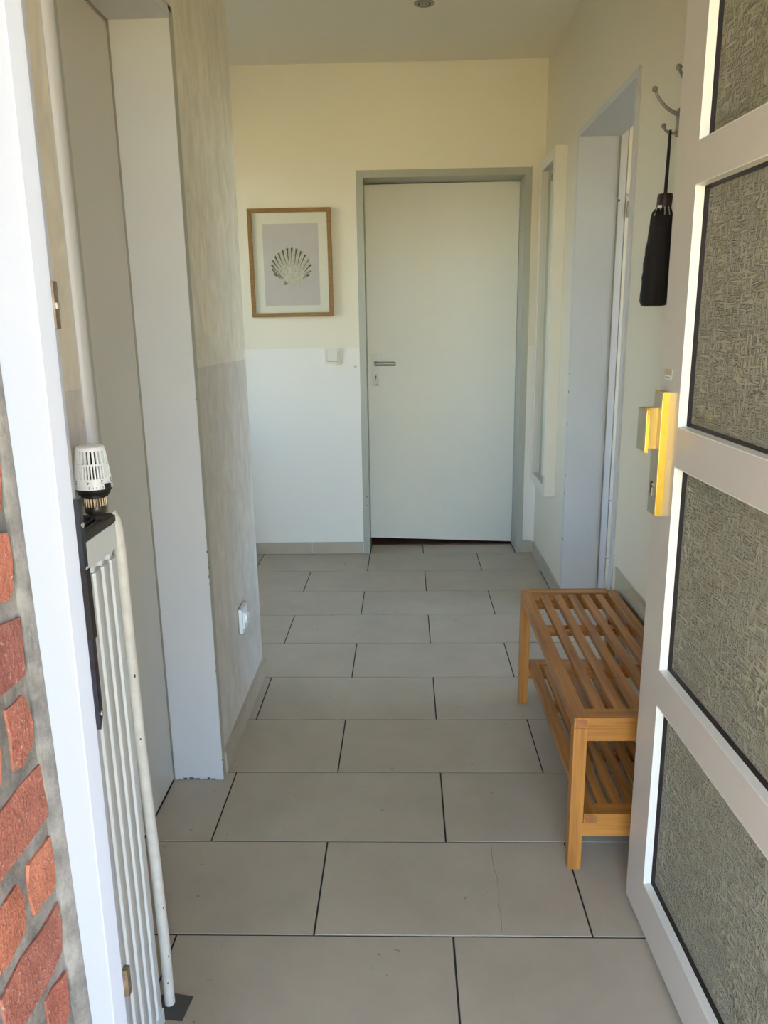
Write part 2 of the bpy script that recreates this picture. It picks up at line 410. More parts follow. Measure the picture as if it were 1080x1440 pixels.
# ------------------------------------------------------------------ room shell
struct('wall_back', [((-1.9, YB, 0), (-0.235, 4.60, HC)), ((0.640, YB, 0), (XRD, 4.60, HC)), ((-0.235, YB, 2.018), (0.640, 4.60, HC))],
       M_WALL, 'white end wall with doorway, picture and light switch', 'wall')
struct('wall_right', [((XR, YW, 0), (XRD, 2.620, HC)), ((XR, 3.452, 0), (XRD, YB, HC)), ((XR, 2.620, 2.012), (XRD, 3.452, HC))],
       M_WALLR, 'cream right wall with open doorway, mirror and hooks', 'wall')
struct('wall_left', [((-0.72, YW, 0), (XL, 1.352, HC)), ((-0.72, 2.040, 0), (XL, YC, HC)), ((-0.72, 1.352, 1.995), (XL, 2.040, HC))],
       M_WALLL, 'smeared grey plaster wall left of the hallway', 'wall')
struct('wall_corridor', [((-1.9, YC - 0.2, 0), (-0.72, YC, HC)), ((-2.0, YC - 0.2, 0), (-1.9, 4.60, 0.8)), ((-2.0, YC - 0.2, 2.2), (-1.9, 4.60, HC)), ((-2.0, YC - 0.2, 0.8), (-1.9, 3.1, 2.2)), ((-2.0, 4.0, 0.8), (-1.9, 4.60, 2.2))],
       M_WALL, 'white wall of the side passage hidden round the left corner', 'wall')
struct('ceiling', [((-2.3, 0.70, HC), (3.2, 5.3, HC + 0.12))], M_CEIL, 'flat beige white ceiling', 'ceiling')
# house envelope round the hall (keeps daylight out except at door and added windows)
struct('wall_outer', [((-2.3, 0.43, 0), (-0.72, YW, HC)), ((-0.72, 0.672, 0), (-0.352, YW, HC)),
                      ((0.640, 0.672, 0), (1.25, YW, HC)), ((1.25, 0.28, 0), (2.45, YW, HC)),
                      ((2.45, 0.28, 0), (3.2, YW, HC)), ((-2.3, 0.28, 2.125), (0.640, YW, HC)), ((0.640, 0.672, 2.125), (1.25, YW, HC)),
                      ((-2.3, YW, 0), (-2.15, 5.3, 0.8)), ((-2.3, YW, 2.2), (-2.15, 5.3, HC)), ((-2.3, YW, 0.8), (-2.15, 3.1, 2.2)), ((-2.3, 4.0, 0.8), (-2.15, 5.3, 2.2)), ((3.05, YW, 0), (3.2, 2.2, HC)), ((3.05, 3.6, 0), (3.2, 5.3, HC)), ((3.05, 2.2, 0), (3.2, 3.6, 0.7)), ((3.05, 2.2, 2.3), (3.2, 3.6, HC)), ((-2.15, 5.15, 0), (3.05, 5.3, HC)),
                      ((XRD, 3.95, 0), (3.05, 4.10, HC))],
       M_ROOF, 'outer house walls around the hallway', 'wall')
struct('trim_1', [((-3.6, 0.26, HC + 0.12), (4.6, 6.5, 5.4))], M_ROOF, 'unseen upper storey added to lengthen the shade before the door', 'wall')  # added storey, casts longer shade over the entrance ground
struct('trim_8', [((-1.6, -1.75, 2.36), (1.9, 0.27, 2.46))], M_ROOF, 'unseen canopy slab added to hold sky light off the door frame', 'canopy')  # added overhang, cuts the sky seen by the frame
struct('ground', [((-40, -60, -0.12), (40, 0.66, -0.04))], M_PAVE, 'sunlit warm paving outside the front door', 'ground')
# door sill of the front door
struct('trim_2', [((-0.352, 0.60, -0.04), (0.615, 0.765, -0.002))], M_STEEL, 'metal sill under the front door', 'sill')

bm = bmesh.new()
for lo, hi in (((-2.12, 3.1, 0.8), (-2.05, 3.16, 2.2)), ((-2.12, 3.94, 0.8), (-2.05, 4.0, 2.2)), ((-2.12, 3.16, 0.8), (-2.05, 3.94, 0.86)), ((-2.12, 3.16, 2.14), (-2.05, 3.94, 2.2))):
    add_box(bm, lo, hi)
w = mesh_from('added_window_2', bm, M_UPVC, None, recentre=False)  # added window, out of view, brightens the end wall
tag(w, 'unseen window added to bring fill light from the side passage', 'window', kind='structure')
box('pane', (-2.088, 3.16, 0.86), (-2.082, 3.94, 2.14), M_WGLASS, w)

# floor: screed with grout, then each tile on its own
floor = struct('floor', [((-2.15, 0.765, -0.05), (3.05, 5.15, -0.0022))], M_GROUT, 'beige grey large format tile floor laid in half bond', 'floor')
TW, TD, YT0, XA, XB = 0.603, 0.31485, 4.2638, -0.2096, 0.0929
J = 0.0042
tile_cache = {}
def tile(x0, x1, y0, y1):
    w, d = round(x1 - x0, 4), round(y1 - y0, 4)
    key = (w, d)
    if key not in tile_cache:
        bm = bmesh.new(); add_box(bm, (-w / 2, -d / 2, -0.009), (w / 2, d / 2, 0.0))
        es = [e for e in bm.edges if all(v.co.z > -0.001 for v in e.verts)]
        bmesh.ops.bevel(bm, geom=es, offset=0.0009, segments=1, affect='EDGES')
        me = bpy.data.meshes.new('tile'); bm.to_mesh(me); bm.free(); me.materials.append(M_TILE); tile_cache[key] = me
    o = bpy.data.objects.new('tile', tile_cache[key]); C.objects.link(o)
    o.location = ((x0 + x1) / 2, (y0 + y1) / 2, random.uniform(-0.0002, 0.0)); o.parent = floor
    return o
crack_tile = None
for k in range(-1, 12):
    y1 = YT0 - TD * k - J / 2; y0 = YT0 - TD * (k + 1) + J / 2
    y0 = max(y0, 0.770)
    if k == -1: y1 = 4.432
    if y1 - y0 < 0.02: continue
    base = XA if k % 2 == 0 else XB
    if k == -1: lo_x, hi_x = -0.205, 0.608
    elif YT0 - TD * k > YC + 0.05: lo_x, hi_x = -1.89, XR
    else: lo_x, hi_x = -0.684, XR
    if k >= 1 and y0 > 0.79: hi_x = 2.35
    j0 = int(math.floor((lo_x - base) / TW))
    for j in range(j0, j0 + 8):
        a, b_ = base + j * TW + J / 2, base + (j + 1) * TW - J / 2
        a, b_ = max(a, lo_x), min(b_, hi_x)
        if b_ - a > 0.012:
            t = tile(a, b_, y0, y1)
            if k == 8 and a < 0.203 < b_: crack_tile = t
# hairline crack on one tile
bm = bmesh.new()
cp = [(0.207, 1.735), (0.2045, 1.69), (0.2035, 1.655), (0.2085, 1.61), (0.2065, 1.575), (0.2015, 1.53), (0.2035, 1.49), (0.199, 1.445)]
vs = [(bm.verts.new((x - 0.00045, y, 0.0001)), bm.verts.new((x + 0.00045, y, 0.0001))) for x, y in cp]
for (a, b_), (c, d) in zip(vs, vs[1:]): bm.faces.new((a, b_, d, c))
me = bpy.data.meshes.new('hairline_crack'); bmesh.ops.translate(bm, verts=bm.verts, vec=-crack_tile.location)
bm.to_mesh(me); bm.free(); me.materials.append(pmat('crack_line', (0.17, 0.15, 0.13), 0.9))  # plain dark brown line colour for the crack
o = bpy.data.objects.new('hairline_crack', me); C.objects.link(o); o.parent = crack_tile
# brown floor beyond the end door
struct('trim_3', [((-0.235, 4.437, -0.003), (0.640, 5.15, 0.003))], M_BROWN, 'brown wooden floor beyond the end door', 'floor')

# skirting tiles
def skirting(name, label, segs):
    root = thing(name, label, 'skirting', segs[0][0], kind='structure')
    off = Vector(segs[0][0])
    for lo, hi in segs:
        box('tile', lo, hi, M_TILE, root, bevel=0.0012, segs=1)
    return root
SH = 0.067
g = 0.0012
skirting('baseboard_back', 'beige tile skirting along the end wall',
         [((-0.838 + 0.0, YB - 0.011, 0.001), (-0.5385, YB, SH)), ((-0.5355, YB - 0.011, 0.001), (-0.246, YB, SH)),
          ((-1.44, YB - 0.011, 0.001), (-0.841, YB, SH)), ((0.650, YB - 0.011, 0.001), (XR - 0.0125, YB, SH))])
skirting('baseboard_right', 'beige tile skirting along the right wall under the mirror',
         [((XR - 0.011, 3.655, 0.001), (XR, YB - 0.013, SH)), ((XR - 0.011, 3.486, 0.001), (XR, 3.652, SH))])
skirting('baseboard_left', 'beige tile skirting along the grey left wall',
         [((XL, 2.054, 0.001), (XL + 0.011, 2.345, SH)), ((XL, 2.348, 0.001), (XL + 0.011, YC + 0.011, SH)),
          ((-0.715, YC, 0.001), (XL - 0.001, YC + 0.011, SH))])

# ------------------------------------------------------------------ left door (door_2) and its steel frame
bm = bmesh.new()
ya, yb, zt = 1.378, 2.020, 1.978
ar = 0.007
add_box(bm, (XLD - 0.03, yb, 0), (XL + ar - 0.001, yb + 0.018, zt + 0.017))                  # far jamb
add_box(bm, (XLD - 0.03, ya - 0.020, 0), (XL - 0.001, ya, zt + 0.017))                  # near jamb
add_box(bm, (XLD - 0.03, ya, zt), (XL + ar, yb, zt + 0.017))                         # head
add_box(bm, (XL + 0.0005, ya - 0.030, zt + 0.0172), (XL + ar, yb + 0.018, zt + 0.030))
trim = mesh_from('trim_4', bm, M_FRAME, None, bevel=0.0015, recentre=False, smooth=True)
tag(trim, 'pale grey lacquered steel frame of the left door with chipped edge', 'door frame', kind='structure')
box('architrave', (XL + 0.0005, yb + 0.0008, 0), (XL + ar, yb + 0.032, zt + 0.030), M_FRAMEG, trim, bevel=0.001)  # shading of this grazing face put in as a darker lacquer
bm = bmesh.new()   # rounded near architrave, catches the light as a soft ridge
pts = [(XL, ya - 0.062)]
for i in range(9):
    t = math.pi * i / 8
    pts.append((XL + 0.001 + 0.012 * math.sin(t), ya - 0.042 - 0.016 * math.cos(t)))
pts.append((XL, ya - 0.024))
add_prism(bm, pts, 0, zt + 0.03)
mesh_from('architrave', bm, M_FRAME, trim, smooth=True)
box('frame_face', (XL + 0.0004, ya - 0.0235, 0), (XL + 0.0025, ya, zt), M_FRAMEG, trim)
random.seed(3)
for z in [0.036, 0.062, 0.34, 0.37, 0.60, 0.618, 0.645, 0.66, 0.69, 0.735, 0.86, 1.10]:
    h = random.uniform(0.002, 0.008); w = random.uniform(0.001, 0.0025)
    box('paint_chip', (XL + ar - w, yb - 0.0003, z), (XL + ar + 0.0002, yb + 0.0012, z + h), M_CHIP, trim)
x = -0.672
while x < -0.565:
    w = random.uniform(0.006, 0.018)
    box('paint_chip', (x, yb - 0.0004, 0.0005), (x + w, yb + 0.001, random.uniform(0.003, 0.008)), M_CHIP, trim); x += w + random.uniform(-0.001, 0.006)
box('gasket', (XLD - 0.002, yb - 0.004, 0.004), (XLD + 0.004, yb - 0.0002, zt - 0.001), M_GREYMET, trim)
box('head_gasket', (XLD - 0.002, ya, zt - 0.004), (XLD + 0.004, yb - 0.004, zt - 0.0003), M_GREYMET, trim)
door2 = thing('door_2', 'closed beige grey flush door set deep in the left wall', 'door', (XLD, ya, 0), kind='structure')
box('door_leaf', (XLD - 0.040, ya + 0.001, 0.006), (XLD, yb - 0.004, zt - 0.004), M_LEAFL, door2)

# ------------------------------------------------------------------ end door (door_3) and its frame
YL = 4.440
bm = bmesh.new()
fl, fr, fz = -0.209, 0.612, 1.986
pl = 0.010
for (a, b_) in ((fl - 0.035, fl), (fr, fr + 0.035)):
    add_box(bm, (a, YB - pl, 0), (b_, YB + 0.001, fz + 0.036))
    s = fl - 0.012 if a < 0 else fr
    add_box(bm, (s, YB, 0), (s + 0.012, YL + 0.05, fz + 0.002))
add_box(bm, (fl, YB - pl, fz), (fr, YB + 0.001, fz + 0.036))
add_box(bm, (fl, YB, fz), (fr, YL + 0.05, fz + 0.012))
trim = mesh_from('trim_5', bm, M_FRAMEG, None, bevel=0.0015, recentre=False, smooth=True)
tag(trim, 'grey green steel frame around the door in the end wall', 'door frame', kind='structure')
for x, y, z in ((fl - 0.012, YB - pl, 0.28), (fl - 0.012, YB - pl, 0.33), (fr + 0.002, YB + 0.03, 0.33)):
    bm = bmesh.new(); add_ball(bm, (x, y, z), 0.003, sub=10); mesh_from('paint_chip', bm, M_CHIP, trim)
door3 = thing('door_3', 'off-white flush door with steel lever handle in the end wall', 'door', (fl, YL, 0), kind='structure')
bm = bmesh.new()
add_prism(bm, [(fl - 0.003, 0.046), (fr - 0.002, 0.016), (fr - 0.002, fz - 0.003), (fl - 0.003, fz - 0.006)], YL, YL + 0.04, axis=1)
mesh_from('door_leaf', bm, M_LEAF, door3, bevel=0.0015, smooth=True)
bm = bmesh.new(); add_box(bm, (-0.183, YL - 0.006, 0.925), (-0.147, YL, 1.097))
lp = mesh_from('lock_plate', bm, M_STEEL, door3, bevel=0.002, smooth=True); tag(lp, 'brushed steel plate with keyhole')
bm = bmesh.new()
hz = 1.052
add_tube(bm, [(-0.165, YL - 0.004, hz), (-0.165, YL - 0.030, hz), (-0.162, YL - 0.042, hz), (-0.152, YL - 0.047, hz), (-0.130, YL - 0.048, hz), (-0.060, YL - 0.048, hz - 0.001)],
         [0.010, 0.009, 0.010, 0.010, 0.0095, 0.0090], n=16)
add_ball(bm, (-0.060, YL - 0.048, hz - 0.001), 0.0092)
mesh_from('lever_handle', bm, M_STEEL, door3, smooth=True)
bm = bmesh.new()
add_box(bm, (-0.1675, YL - 0.0068, 0.962), (-0.1635, YL - 0.0055, 0.978)); add_tube(bm, [(-0.1655, YL - 0.0068, 0.980), (-0.1655, YL - 0.0055, 0.980)], 0.004)
mesh_from('keyhole', bm, M_DARK, lp)
bm = bmesh.new(); add_tube(bm, [(-0.163, YL - 0.0072, 0.935), (-0.163, YL - 0.0055, 0.935)], 0.003)
mesh_from('screw', bm, M_DARK, lp)

# ------------------------------------------------------------------ right doorway lining and the room behind it
bm = bmesh.new()
yn, yf_, zr = 2.640, 3.440, 1.992
add_box(bm, (XR - 0.008, yf_, 0), (XRD + 0.006, yf_ + 0.012, zr + 0.010))
add_box(bm, (XR - 0.008, yf_ + 0.012, 0), (XR - 0.0005, yf_ + 0.028, zr + 0.026))
add_box(bm, (XR - 0.008, yn - 0.012, 0), (XRD + 0.006, yn, zr + 0.010))
add_box(bm, (XR - 0.008, yn - 0.032, 0), (XR - 0.0005, yn - 0.012, zr + 0.026))
add_box(bm, (XR - 0.008, yn, zr), (XRD + 0.006, yf_, zr + 0.010))
add_box(bm, (XR - 0.008, yn - 0.012, zr + 0.0102), (XR - 0.0005, yf_ + 0.012, zr + 0.026))
trim = mesh_from('trim_6', bm, M_FRAME, None, bevel=0.0012, recentre=False, smooth=True)
tag(trim, 'pale blue grey steel lining of the open doorway on the right', 'door frame', kind='structure')
box('gasket', (XRD + 0.0005, yf_ - 0.003, 0.002), (XRD + 0.006, yf_ - 0.0002, zr - 0.002), M_GREYMET, trim)
random.seed(5)
for z in [0.24, 0.31, 0.52, 0.60, 0.83, 0.97, 1.05]:
    box('paint_chip', (XR - 0.0084, yf_ - 0.0004, z), (XR - 0.0065, yf_ + 0.001, z + random.uniform(0.004, 0.014)), M_CHIP, trim)

cab = thing('tall_cabinet', 'tall cream white cabinet seen in the room through the right doorway', 'cabinet', (1.22, 3.78, 0))
box('filler_strip', (0.880, 3.600, 0.0), (0.943, 3.93, 2.30), M_CABF, cab)
box('cabinet_body', (0.944, 3.622, 0.0), (1.50, 3.93, 2.30), M_CAB, cab)
for z0, z1 in ((1.795, 2.30), (0.456, 1.788), (0.176, 0.450), (0.045, 0.168)):
    d = box('door_panel', (0.947, 3.602, z0), (1.497, 3.6215, z1), M_CAB, cab, bevel=0.0015)
for x, z in ((0.916, 1.769), (0.908, 0.20)):
    bm = bmesh.new(); add_tube(bm, [(x, 3.5992, z), (x, 3.6005, z)], 0.0055); mesh_from('screw_hole', bm, M_DARK, cab)
box('handle', (0.952, 3.590, 1.70), (0.958, 3.602, 1.765), M_STEEL, cab, bevel=0.001)

bm = bmesh.new()
for lo, hi in (((3.10, 2.20, 0.7), (3.17, 2.26, 2.3)), ((3.10, 3.54, 0.7), (3.17, 3.60, 2.3)), ((3.10, 2.26, 0.7), (3.17, 3.54, 0.76)), ((3.10, 2.26, 2.24), (3.17, 3.54, 2.3))):
    add_box(bm, lo, hi)
w = mesh_from('added_window_1', bm, M_UPVC, None, recentre=False)  # added opposite the doorway to throw daylight on the left wall
tag(w, 'large unseen side room window added to light the hall through the doorway', 'window', kind='structure')
box('pane', (3.132, 2.26, 0.76), (3.138, 3.54, 2.24), M_WGLASS, w)
# ------------------------------------------------------------------ front door frame with strikes
bm = bmesh.new()
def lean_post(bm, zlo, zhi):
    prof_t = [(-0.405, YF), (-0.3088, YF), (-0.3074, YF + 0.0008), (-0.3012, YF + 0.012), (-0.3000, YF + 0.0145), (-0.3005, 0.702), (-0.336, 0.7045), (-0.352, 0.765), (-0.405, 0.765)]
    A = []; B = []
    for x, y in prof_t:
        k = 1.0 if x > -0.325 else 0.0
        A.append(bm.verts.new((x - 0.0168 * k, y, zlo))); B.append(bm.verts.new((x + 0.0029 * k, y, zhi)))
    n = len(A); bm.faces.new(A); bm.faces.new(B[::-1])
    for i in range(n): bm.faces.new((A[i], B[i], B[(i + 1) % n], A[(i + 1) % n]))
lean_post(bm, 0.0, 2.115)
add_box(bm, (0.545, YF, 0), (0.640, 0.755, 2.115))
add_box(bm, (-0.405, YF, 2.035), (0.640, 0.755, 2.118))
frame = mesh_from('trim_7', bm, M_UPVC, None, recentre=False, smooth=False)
tag(frame, 'toned down white fixed frame of the front door beside the brick wall', 'door frame', kind='structure')
def strike(name, z0, z1, mat, label):
    s = box(name, (-0.318, 0.7022, z0), (-0.3010, 0.7050, z1), mat, frame); tag(s, label); return s
def fx(z): return -0.3000 - 0.0168 + 0.0197 * z / 2.115
# strikes lie on the reveal side of the post and stand a little proud of it
def strike2(z0, z1, mat, label, extra=0.0):
    bm = bmesh.new()
    x0, x1 = fx(z0), fx(z1)
    vs = []
    for (x, z) in ((x0, z0), (x1, z1)):
        for dx, y in ((-0.004, 0.6945), (0.0006 + extra, 0.6945), (0.0006 + extra, 0.7030), (-0.004, 0.7030)):
            vs.append(bm.verts.new((x + dx, y, z)))
    for f in ((0, 1, 2, 3), (7, 6, 5, 4), (0, 4, 5, 1), (1, 5, 6, 2), (2, 6, 7, 3), (3, 7, 4, 0)): bm.faces.new([vs[i] for i in f])
    return tag(mesh_from('strike_plate', bm, mat, frame), label)
sp = strike2(1.296, 1.336, M_DSTEEL, 'worn steel upper strike plate', 0.0015)
bm = bmesh.new(); add_box(bm, (fx(1.31) + 0.002, 0.6955, 1.313), (fx(1.31) + 0.0038, 0.7020, 1.318)); mesh_from('bolt_lug', bm, M_STEEL, sp)
strike2(0.588, 0.622, M_DSTEEL, 'brassy lower strike plate', 0.005)
lk = strike2(0.935, 1.143, M_BLKMET, 'long black main strike plate', 0.0040)
bm = bmesh.new()
x = fx(0.93) + 0.0045
add_prism(bm, [(0.6945, 0.9352), (0.7030, 0.9352), (0.7030, 0.923), (0.6945, 0.910)], x - 0.006, x, axis=0)
mesh_from('plate_end', bm, M_BLKMET, lk)
bm = bmesh.new()
for z in (0.925, 1.075, 1.118):
    xx = fx(z) + 0.0048
    add_tube(bm, [(xx - 0.002, 0.6995, z), (xx + 0.0006, 0.6995, z)], 0.0025, n=12)
mesh_from('screw', bm, M_STEEL, lk)
bm = bmesh.new()
for z0, z1 in ((1.005, 1.075),):
    add_box(bm, (fx(z0) + 0.001, 0.6942, z0), (fx(z0) + 0.0062, 0.7036, z1))
mesh_from('bolt_box', bm, M_DARK, lk)

# ------------------------------------------------------------------ brick reveal of the entrance, brick by brick
XBK = -0.352
NY = -0.22  # entrance walls drawn out past the viewpoint to shade the frame
XB2 = 0.640
bw = struct('wall_entrance', [((-0.72, NY, -0.04), (XBK - 0.0035, 0.672, 2.125))], M_MORTAR, 'red brick entrance reveal with grey mortar left of the door frame', 'wall')
def brick(x0, x1, y0, y1, z0, z1):
    bm = bmesh.new(); nx, ny, nz = 2, 4, 3
    r = random.random
    # subdivided block with uneven face and edges
    grid = {}
    for i in range(nx):
        for j in range(ny):
            for k in range(nz):
                x = x0 + (x1 - x0) * i / (nx - 1); y = y0 + (y1 - y0) * j / (ny - 1); z = z0 + (z1 - z0) * k / (nz - 1)
                if i == 1:
                    x += (r() - 0.5) * 0.0022
                    if j in (0, ny - 1) or k in (0, nz - 1): x -= 0.0015 * r()
                y += (r() - 0.5) * 0.006 * (1 if j in (0, ny - 1) else 0.3)
                z += (r() - 0.5) * 0.008
                if j == ny - 1 and k == 0: y -= 0.011 * r(); z += 0.008 * r()
                if j == ny - 1 and k == nz - 1: y -= 0.009 * r(); z -= 0.005 * r()
                grid[i, j, k] = bm.verts.new((x, y, z))
    def q(a, b_, c, d): bm.faces.new((grid[a], grid[b_], grid[c], grid[d]))
    for j in range(ny - 1):
        for k in range(nz - 1):
            q((0, j, k), (0, j, k + 1), (0, j + 1, k + 1), (0, j + 1, k)); q((1, j, k), (1, j + 1, k), (1, j + 1, k + 1), (1, j, k + 1))
    for j in range(ny - 1):
        q((0, j, 0), (0, j + 1, 0), (1, j + 1, 0), (1, j, 0)); q((0, j, nz - 1), (1, j, nz - 1), (1, j + 1, nz - 1), (0, j + 1, nz - 1))
    for k in range(nz - 1):
        q((0, 0, k), (1, 0, k), (1, 0, k + 1), (0, 0, k + 1)); q((0, ny - 1, k), (0, ny - 1, k + 1), (1, ny - 1, k + 1), (1, ny - 1, k))
    return mesh_from('brick', bm, M_BRICK, bw, bevel=0.0042, segs=2, smooth=True)
random.seed(11)
PZ = 0.0775; top0 = 0.659
for c in range(-8, 19):
    zt_ = top0 + PZ * c; z0 = zt_ - 0.058
    yend = 0.664 + random.uniform(-0.004, 0.004)
    if c % 2 == 0:      # short piece by the frame, then a header and stretcher
        ys = [(0.617, yend), (0.500, 0.603), (0.272, 0.486), (0.044, 0.258), (-0.21, 0.030)]
    else:
        ys = [(0.548, yend), (0.386, 0.534), (0.158, 0.372), (-0.070, 0.144), (-0.21, -0.084)]
    for a, b_ in ys:
        brick(XBK - 0.05, XBK, a, b_, z0 + random.uniform(-0.001, 0.001), zt_)
bw2 = struct('wall_added_niche', [((XB2 + 0.006, NY, -0.04), (1.25, 0.672, 2.125))], M_MORTAR, 'unseen right brick reveal added as niche side to shade the frame', 'wall')  # added niche side, blocks sky light from the right
for b_ in [c for c in bw.children if c.name.startswith('brick')]:
    d = b_.copy(); C.objects.link(d); d.parent = bw2
    d.location = (XB2 + XBK - b_.location.x, b_.location.y, b_.location.z); d.rotation_euler = (math.pi, 0, math.pi)
tag(struct('trim_9', [((-0.72, NY, 2.125), (1.25, 0.28, 2.20))], M_ROOF, 'unseen white soffit added over the lengthened entrance niche', 'soffit'))  # added lid of the niche, shades the frame from above
# mortar fillet sealing the frame against the bricks
bm = bmesh.new()
n = 40; rows = []
for i in range(n + 1):
    z = 0.0 + 2.12 * i / n
    w_ = random.uniform(-0.0015, 0.0015)
    xf = -0.3428 - 0.0062 * (z - 0.55) / 0.65 if z > 0.3 else -0.3405
    rows.append([bm.verts.new(p) for p in ((XBK - 0.02, 0.668 + w_, z), (XBK + 0.001, 0.664 + w_, z), (XBK + 0.004, 0.671, z), (xf, 0.6795, z), (xf, 0.684, z), (XBK - 0.02, 0.684, z))])
for a, b_ in zip(rows, rows[1:]):
    for k in range(6): bm.faces.new((a[k], a[(k + 1) % 6], b_[(k + 1) % 6], b_[k]))
bm.faces.new(rows[0]); bm.faces.new(rows[-1][::-1])
mesh_from('mortar_fillet', bm, M_MORTAR, bw, smooth=True)

# ------------------------------------------------------------------ the open front door (door_1)
# local frame: y = -s (s from the free edge towards the hinge), x = -offset outwards
ang = math.radians(2.0)
door1 = thing('door_1', 'open cream white front door with four woven pattern glass panes and brass lock plate', 'door', (0.4952, 1.5520, 0.012), kind='structure', rot=ang)
W, H, TH = 0.845, 2.10, 0.058
st = 0.100
zs = [(0.106, 0.526), (0.600, 1.012), (1.084, 1.502), (1.570, 1.992)]   # pane openings (above the door's bottom)
def dbox(bm, s0, s1, o0, o1, z0, z1, mi=0):
    add_box(bm, (-o1, -s1, z0), (-o0, -s0, z1), mi)
bm = bmesh.new()
dbox(bm, 0, st, -TH, 0, 0, H); dbox(bm, W - st, W, -TH, 0, 0, H)
lev = [0] + [v for z in zs for v in z] + [H]
for a, b_ in zip(lev[0::2], lev[1::2]): dbox(bm, st, W - st, -TH, 0, a, b_)
mesh_from('leaf_frame', bm, M_DOOR, door1, local=True, recentre=False)
for i, (z0, z1) in enumerate(zs):
    for nm, mt, d0, d1, wd in (('glazing_bead', M_BEAD, -0.0150, 0.0004, 0.0015), ('gasket', M_GASK, -0.0215, -0.0150, 0.0085)):
        bm = bmesh.new()
        # hollow rectangular collar with a sloped inner face
        def ring(s0, s1, a, b_, off): return [bm.verts.new((-off, -s, z)) for s, z in ((s0, a), (s1, a), (s1, b_), (s0, b_))]
        o1 = ring(st, W - st, z0, z1, d1); o2 = ring(st, W - st, z0, z1, d0)
        e = 0.0018 if nm == 'glazing_bead' else 0.0
        i1 = ring(st + e + (0 if nm == 'glazing_bead' else 0.003), W - st - e - (0 if nm == 'glazing_bead' else 0.003), z0 + e + (0 if nm == 'glazing_bead' else 0.003), z1 - e - (0 if nm == 'glazing_bead' else 0.003), d1)
        i2 = ring(st + wd + e, W - st - wd - e, z0 + wd + e, z1 - wd - e, d0)
        for k in range(4):
            l = (k + 1) % 4
            bm.faces.new((o1[k], o1[l], i1[l], i1[k])); bm.faces.new((i1[k], i1[l], i2[l], i2[k]))
            bm.faces.new((i2[k], i2[l], o2[l], o2[k])); bm.faces.new((o2[k], o2[l], o1[l], o1[k]))
        mesh_from(nm, bm, mt, door1, local=True)
    bm = bmesh.new(); dbox(bm, st + 0.001, W - st - 0.001, -0.0275, -0.0220, z0 + 0.001, z1 - 0.001)
    mesh_from('pane', bm, M_GLASS, door1, local=True)
    bm = bmesh.new()   # inner glazing bead
    for s0, s1, a, b_ in ((st, st + 0.012, z0, z1), (W - st - 0.012, W - st, z0, z1), (st + 0.012, W - st - 0.012, z0, z0 + 0.012), (st + 0.012, W - st - 0.012, z1 - 0.012, z1)):
        dbox(bm, s0, s1, -0.050, -0.029, a, b_)
    mesh_from('inner_bead', bm, M_DOOR, door1, local=True)
# brass long plate, knob and cylinder
bm = bmesh.new(); dbox(bm, 0.006, 0.052, 0, 0.0125, 0.904, 1.144)
pl_ = mesh_from('lock_plate', bm, [M_BRASS], door1, bevel=0.001, local=True, smooth=True); tag(pl_, 'thick polished brass plate with a shining edge')
bm = bmesh.new(); dbox(bm, 0.0075, 0.0505, 0.0124, 0.0132, 0.906, 1.142)
mesh_from('plate_face', bm, [M_BRASSD], door1, local=True)
bm = bmesh.new(); dbox(bm, 0.010, 0.031, 0.0130, 0.0375, 1.034, 1.113); mesh_from('knob_neck', bm, M_BRASSN, door1, bevel=0.001, local=True, smooth=True)
bm = bmesh.new(); dbox(bm, 0.004, 0.055, 0.0360, 0.0415, 1.030, 1.112); kb = mesh_from('door_knob', bm, M_BRASS, door1, bevel=0.001, local=True, smooth=True); tag(kb, 'flat square brass pull knob')
bm = bmesh.new(); dbox(bm, 0.0055, 0.0535, 0.0414, 0.0422, 1.0315, 1.1105); mesh_from('knob_face', bm, M_BRASSD, door1, local=True)
bm = bmesh.new()
add_tube(bm, [(-0.0130, -0.024, 0.962), (-0.0150, -0.024, 0.962)], 0.0072, n=16); dbox(bm, 0.0205, 0.0275, 0.0130, 0.0150, 0.940, 0.958)
mesh_from('lock_cylinder', bm, M_NICKEL, door1, local=True, smooth=True)
bm = bmesh.new(); dbox(bm, 0.0228, 0.0252, 0.0150, 0.0154, 0.946, 0.968)
mesh_from('keyhole', bm, M_DARK, door1, local=True)
bm = bmesh.new(); dbox(bm, 0.018, 0.055, 0, 0.0008, 1.166, 1.186)
stk = mesh_from('sticker', bm, pmat('silvered_paper', (0.52, 0.44, 0.30), 0.5), door1, local=True); tag(stk, 'small worn two row sticker')
bm = bmesh.new(); dbox(bm, 0.020, 0.053, 0.0008, 0.0012, 1.1665, 1.1745); mesh_from('sticker_label', bm, M_PLAST, door1, local=True)
bm = bmesh.new()
for q in range(7): dbox(bm, 0.024 + q * 0.0035, 0.0262 + q * 0.0035, 0.0012, 0.0014, 1.1688 + 0.0003 * (q % 3), 1.1722)
mesh_from('sticker_print', bm, M_GREYMET, door1, local=True)
bm = bmesh.new()
for z in (0.25, 1.05, 1.85): add_tube(bm, [(0.070, -W - 0.002, z - 0.05), (0.070, -W - 0.002, z + 0.05)], 0.009, n=12)
mesh_from('hinge', bm, M_UPVC, door1, local=True, smooth=True)

# ------------------------------------------------------------------ radiator, pipe and thermostat
XRAD, YE = -0.455, 1.170
rad = thing('radiator', 'white ribbed panel radiator with dark top grille left of the doorway', 'radiator', (-0.49, 0.99, 0))
bm = bmesh.new()
